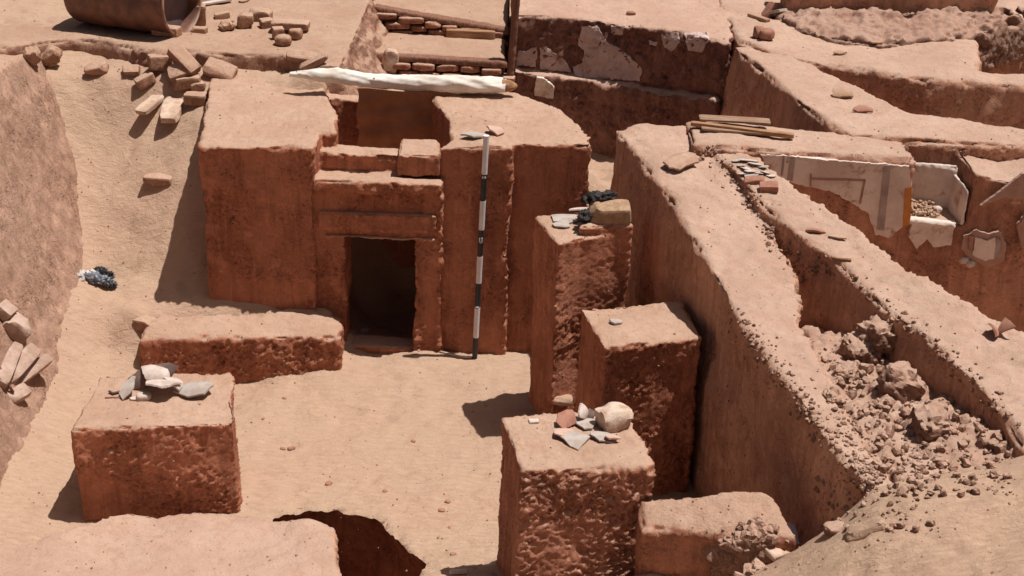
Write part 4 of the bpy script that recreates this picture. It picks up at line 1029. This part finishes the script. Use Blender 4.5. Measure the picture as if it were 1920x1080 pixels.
add_part_crumple(bag, 'fold', b0+Vector((.09, .10, .09)), (.22, .10, .07), BLACKC, 5, (0, -8, 6))
# black bag on the ramp
g_ = hit(176, 528); bg_ = empty('plastic_bag', tuple(g_), 'crumpled black and grey plastic bag on the sand beside the left bank', 'bag')
PLG = simple_mat('grey_plastic', (.20, .22, .26), (.11, .12, .14), 25, rough=.35, spec=.5); PLK = simple_mat('black_plastic', (.03, .03, .035), (.02, .02, .022), 25, rough=.35, spec=.5)
PLW = simple_mat('pale_plastic', (.55, .50, .46), (.40, .36, .33), 25, rough=.4)
for i, (dx, dy, dz, sz, m_, rz) in enumerate([(-.10, .02, 0, (.12, .12, .07), PLW, 20), (.02, .0, 0, (.24, .10, .07), PLG, -25), (.07, .05, .02, (.20, .07, .07), PLK, -35), (-.13, -.03, 0, (.10, .07, .04), PLK, -40), (.14, -.06, 0, (.12, .07, .04), PLK, -15), (-.02, .06, .02, (.12, .05, .05), PLW, -30)]):
    add_part_crumple(bg_, 'fold', Vector(g_)+Vector((dx, dy, dz-.01)), sz, m_, 40+i, (0, 0, rz))
# on the chapel top beside the pole
sherd(893, 258, (.24, .12), (-5, 4, -6), PGREY, 'grey-green curved sherd on the chapel roof left of the pole top', R=.10, seed=23, th=.012)
sherd(926, 250, (.15, .16), (10, 12, 30), simple_mat('pink_pottery', (.52, .36, .29), (.45, .28, .22)), 'pinkish curved sherd on the chapel roof right of the pole top', R=.12, seed=24, th=.012)
# on the thick wall
sherd(1275, 312, (.34, .20), (14, -8, 32), simple_mat('tan_pottery', (.45, .30, .22), (.36, .22, .15)), 'large curved tan jar piece on the left part of the thick wall', R=.14, seed=25, th=.014)
gc = 'white chips on the thick wall'
for i, (x, y, a, b) in enumerate([(1385, 303, .13, .04), (1402, 303, .15, .05), (1417, 310, .12, .05), (1430, 315, .10, .04), (1398, 318, .10, .04), (1410, 322, .13, .05), (1424, 324, .10, .05), (1436, 326, .09, .03), (1395, 328, .09, .04), (1408, 331, .12, .05), (1447, 331, .08, .03), (1390, 313, .08, .03)]):
    sherd(x, y, (a, b*1.6), (rnd.uniform(-12, 12), rnd.uniform(-12, 12), rnd.uniform(-30, 30)), PWHITE if i % 3 else PGREY, 'white splinter in the scatter of chips on the thick wall', gc, R=.5, seed=70+i, th=.004, name='plaster_chip', cat='chip')
P_(1415, 342, (.14, .07, .045), (0, 0, -10), mat=PRED, label='upper of two small red brick pieces on the thick wall', seed=4)
P_(1442, 354, (.13, .08, .05), (0, 0, -4), mat=PRED, label='lower of two small red brick pieces on the thick wall', seed=5)
sherd(1528, 437, (.16, .05), (0, 0, -14), PRED, 'slim curved red sherd halfway along the thick wall', R=.05, seed=26, th=.014)
sherd(1572, 446, (.13, .06), (0, 0, -14), simple_mat('tan_pottery', (.45, .30, .22), (.36, .22, .15)), 'flat tan sherd right of the slim red one', R=.2, seed=27)
curve_tube('stick', [hit(x, y)+Vector((0, 0, .012)) for x, y in [(1562, 488), (1575, 489), (1596, 490)]], .01, WOODM, label='short stick at the edge of the trench in the thick wall', cat='stick')
put('pebble', 1671, 484, (.05, .05, .04), (0, 0, 0), PRED, 'dark red pebble near the outer edge of the thick wall', 'pebble', cuts=3, rnd_=.8)
sherd(1858, 630, (.15, .10), (50, 20, 70), PRED, 'upright red sherd, left one of a pair near the right edge', R=.06, seed=28, th=.014)
sherd(1885, 628, (.14, .13), (40, -30, -20), PRED, 'three-cornered red sherd, right one of a pair near the right edge', R=.08, seed=29, th=.014, pts=[(-.9, -.6), (.9, -.4), (.1, 1.0)])
# planks
bar('plank', hit(1310, 236)+Vector((0, .02, .02)), hit(1443, 246)+Vector((0, .02, .03)), .12, .018, simple_mat('grey_wood', (.34, .22, .15), (.22, .13, .085), 6, bs=.6, stretch=(1, 9, 9)), 'broad grey board, rear one of three on the wall corner', 'plank', lift=.03)
bar('plank', hit(1314, 244)+Vector((0, -.01, .0)), hit(1440, 254)+Vector((0, -.01, .0)), .08, .018, simple_mat('grey_wood', (.34, .22, .15), (.22, .13, .085), 6, bs=.6, stretch=(1, 9, 9)), 'grey board under the rear board on the wall corner', 'plank', lift=.012)
bar('plank', hit(1294, 243)+Vector((0, 0, .02)), hit(1488, 262)+Vector((0, 0, .0)), .05, .035, WOODM, 'long narrow brown lath, front one of three on the wall corner', 'plank', lift=.012)
# wall D
TANP = simple_mat('tan_pottery', (.40, .25, .17), (.32, .19, .12))
sherd(1577, 181, (.22, .12), (22, 0, 0), TANP, 'curved tan sherd, upper one of two on the broad mud wall', R=.09, seed=30, th=.014)
sherd(1618, 210, (.20, .09), (22, 0, -3), PRED, 'curved reddish sherd, lower one of two on the broad mud wall', R=.09, seed=31, th=.014)
sherd(1573, 102, (.13, .07), (12, 0, 0), TANP, 'small curved sherd on the sandy wall top at the upper right', R=.07, seed=32, th=.014)
sherd(1642, 82, (.12, .06), (8, 0, 0), TANP, 'small sherd at the foot of the collapsed purplish wall', R=.1, seed=33, th=.014)
put('stone', 1436, 74, (.15, .12, .11), (0, 0, 0), PRED, 'reddish rounded lump on the wall top at the upper right', 'stone', rnd_=.9, seed=3)
put('stone', 1421, 70, (.09, .09, .11), (0, 10, 20), PRED, 'small reddish lump touching the rounded one', 'stone', rnd_=.7, seed=4)
put('brick', 1434, 32, (.08, .10, .16), (0, 35, 20), PRED, 'tilted red tile leaning at the left end of the collapsed wall', 'tile', seed=8, rnd_=.2)
bar('board', hit(1405, 30), hit(1440, 42), .06, .03, TANP, 'tan board lying below the tilted red tile', 'board', lift=.0)
bar('board', hit(1443, 30), hit(1470, 24), .12, .03, PWHITE, 'white board between the tilted tile and the collapsed wall', 'board', lift=.01)
for i, (x, y) in enumerate([(1183, 27),]):
    put('pebble', x, y, (.09, .05, .04), (0, 0, i*30), PRED, 'small dark lump on the ground behind the plastered back wall', 'pebble', None, seed=i, rnd_=.7, cuts=3)
# inside the room
for i, (x, y, l_) in enumerate([(1803, 487, 'left of two small white stones below the round plaster patch'), (1816, 493, 'right of two small white stones below the round plaster patch')]):
    p = Epx(x, y); put('stone', x, y, (.075, .05, .05), (0, 0, i*40), PWHITE, l_, 'stone', loc=(p[0], p[1]-.055, p[2]), seed=i+3, cuts=3, rnd_=.8)
# rubble in the niche
def heap(name, fn, n, smin, smax, mat, label, cat, seed, kind=None, sink=.3):
    r = np.random.RandomState(seed); V = []; F = []
    tpl = block_mesh('t', 1, 1, 1, seed, rnd_=.6, nz=.1, chip=1, cuts=2); tc_ = getco(tpl); tf = [list(p.vertices) for p in tpl.polygons]
    for i in range(n):
        p = fn(r)
        if p is None: continue
        s_ = smin+(smax-smin)*r.rand()**2.2; A_ = np.array(Euler(r.uniform(0, 6.28, 3)).to_matrix())
        q = (tc_-[0, 0, .5])*(s_*r.uniform(.6, 1.2, 3)); q = q@A_.T+np.array(p)+[0, 0, s_*(.5-sink)]
        k = len(V); V += list(q); F += [[a+k for a in f] for f in tf]
    me = pymesh(name, V, F); return link(name, me, mat, loc=tuple(np.mean(V, 0)), label=label, cat=cat, kind=kind, smooth=False)
RUB = mud_mat('rubble', (.43, .25, .18), (.35, .195, .135), (.50, .34, .26), straw=.5, bs=1.5, dlo=.5, dhi=.95)
heap('niche_rubble', lambda r: (xn0+.04+r.rand()*.22, EY(xn0)+.02+r.rand()*.3, nzb+.0+r.rand()*.035), 420, .008, .03, simple_mat('yellow_rubble', (.46, .31, .22), (.38, .25, .17)), 'yellowish rubble heaped in the left half of the plastered niche', 'rubble', 5, kind='stuff')
put('stone', 0, 0, (.07, .06, .05), (0, 0, 0), PWHITE, 'small pale stone lying in the shaded half of the niche', 'stone', loc=(xn1-.16, EY(xn1)+.2, nzb+.01), cuts=3, rnd_=.9)

# ================================================================== LOOSE RUBBLE
polyT = [(1560, 700), (1530, 655), (1600, 640), (1640, 620), (1700, 690), (1790, 760), (1860, 800), (1900, 860), (1700, 905), (1640, 880)]
def inT(r):
    x, y = r.uniform(1525, 1900), r.uniform(615, 905)
    if not inpoly(x, y, polyT): return None
    return hit(x, y)
GRIT = simple_mat('grit', (.36, .22, .15), (.26, .15, .10), 3, sc2=5)
mf = remesh([prism([GF(1500, 520, -.5), GF(1640, 600, -.42), GF(1700, 640, -.28), GF(1790, 730, -.2), GF(1880, 810, -.12), GF(1920, 870, -.08), GF(1700, 915, -.10), GF(1620, 850, -.12), GF(1560, 750, -.12), GF(1525, 670, -.2), GF(1500, 600, -.45)], .6)], .018, 3)
rough(mf, low=.07, mid=.05, fine=.02, top=.062, seed=77, crumble=.05, ledge=.02, lp=-.5); solid(mf)
link('mud_fill', mf, RUB, loc=(2.2, 7.2, .6), label='compact lumpy broken mud filling the near half of the trench in the thick wall', cat='mud fill')
heap('trench_rubble', inT, 900, .01, .06, RUB, 'purplish lumpy rubble filling the broken trench of the thick wall', 'rubble', 8, kind='stuff')
def band(poly_line, w_):
    L_ = poly_line
    def f(r):
        i = r.randint(len(L_)-1); t = r.rand(); a, b = L_[i], L_[i+1]
        return hit(a[0]+(b[0]-a[0])*t+r.normal()*w_, a[1]+(b[1]-a[1])*t+r.normal()*w_)
    return f
heap('edge_crumbs', band([(1290, 285), (1330, 290), (1375, 330), (1415, 385), (1440, 430), (1470, 470), (1500, 510), (1545, 490), (1600, 530), (1650, 570), (1720, 620), (1790, 680), (1860, 750), (1910, 810)], 10), 450, .006, .035, RUB, 'crumbled mud along the broken edges of the trench', 'rubble', 9, kind='stuff')
heap('edge_crumbs', band([(1385, 600), (1420, 650), (1490, 740), (1540, 800), (1600, 870), (1640, 900), (1600, 820), (1560, 740)], 15), 550, .006, .030, RUB, 'crumbled mud on the near left edge of the thick wall', 'rubble', 10, kind='stuff')
for i, (x, y, s_, l_) in enumerate([(1612, 660, .26, 'large spiky clod in the shaded part of the trench'), (1650, 640, .28, 'biggest rounded clod against the right wall of the trench'), (1555, 740, .13, 'pale squarish clod near the left edge of the trench'), (1680, 740, .30, 'broad fractured clod in the middle of the trench'), (1750, 800, .22, 'flat-topped clod in the lower right of the trench'), (1590, 700, .16, 'striped clod below the spiky one in the trench')]):
    put('mud_clod', x, y, (s_, s_*.8, s_*.7), (rnd.uniform(-20, 20), rnd.uniform(-20, 20), rnd.uniform(0, 90)), RUB, l_, 'clod', 'big clods in the trench', seed=90+i, rnd_=.6, nz=.17, chip=1.6, cuts=12, sink=.07)
heap('broken_mud', band([(1350, 1060), (1380, 1040), (1400, 1020), (1425, 1010), (1400, 1050), (1370, 1075)], 16), 420, .02, .10, RUB, 'dark broken mud with straw heaped in front of the screen wall', 'rubble', 11, kind='stuff')
heap('surface_crumbs', lambda r: hit(r.uniform(1530, 1760), r.uniform(900, 1000)) if r.rand() < .5 else hit(r.uniform(1640, 1900), r.uniform(860, 930)), 260, .008, .045, RUB, 'scattered crumbs on the sand heap at the lower right', 'rubble', 12, kind='stuff')
heap('surface_crumbs', lambda r: hit(r.uniform(0, 1920), r.uniform(0, 1080)), 2000, .005, .014, GRIT, 'fine grit scattered over the sand and wall tops', 'grit', 13, kind='stuff')
put('mud_clod', 1572, 990, (.15, .09, .05), (0, 0, 20), RUB, 'flat brownish clod on the sand heap, left one of two', 'clod', seed=101, rnd_=.6, nz=.2, sink=.035)
put('mud_clod', 1630, 990, (.20, .10, .05), (0, 0, -10), SANDM, 'flat sandy clod on the sand heap, right one of two', 'clod', seed=102, rnd_=.6, nz=.2, sink=.035)
put('stone_slab', 1452, 1036, (.14, .12, .04), (10, 10, 40), STONEM, 'pale slab leaning beside the dark broken mud', 'slab', seed=103)
sherd(1494, 1010, (.20, .17), (6, 14, -30), simple_mat('paper', (.72, .66, .66), (.66, .60, .60), bs=.05), 'whitish sheet of paper at the right end of the screen wall', R=1.5, seed=34, th=.003, pts=[(-.9, .5), (.3, .9), (1, -.5), (.2, -.9), (-.6, -.5)], name='paper_sheet', cat='paper')
put('plaster_chip', 860, 1075, (.11, .06, .03), (0, 0, 2), PWHITE, 'white chip on the short wall top at the bottom edge', 'chip', seed=9, rnd_=.2)
put('stone', 1052, 754, (.16, .10, .06), (0, 4, 0), SANDM, 'sandy stone on the mound between the front and tallest pillars', 'stone', seed=10, rnd_=.6)
put('pale_rag', 682, 622, (.09, .05, .03), (0, 0, 8), PWHITE, 'tiny white scrap lying in the dark chapel doorway', 'scrap', seed=11, cuts=3)
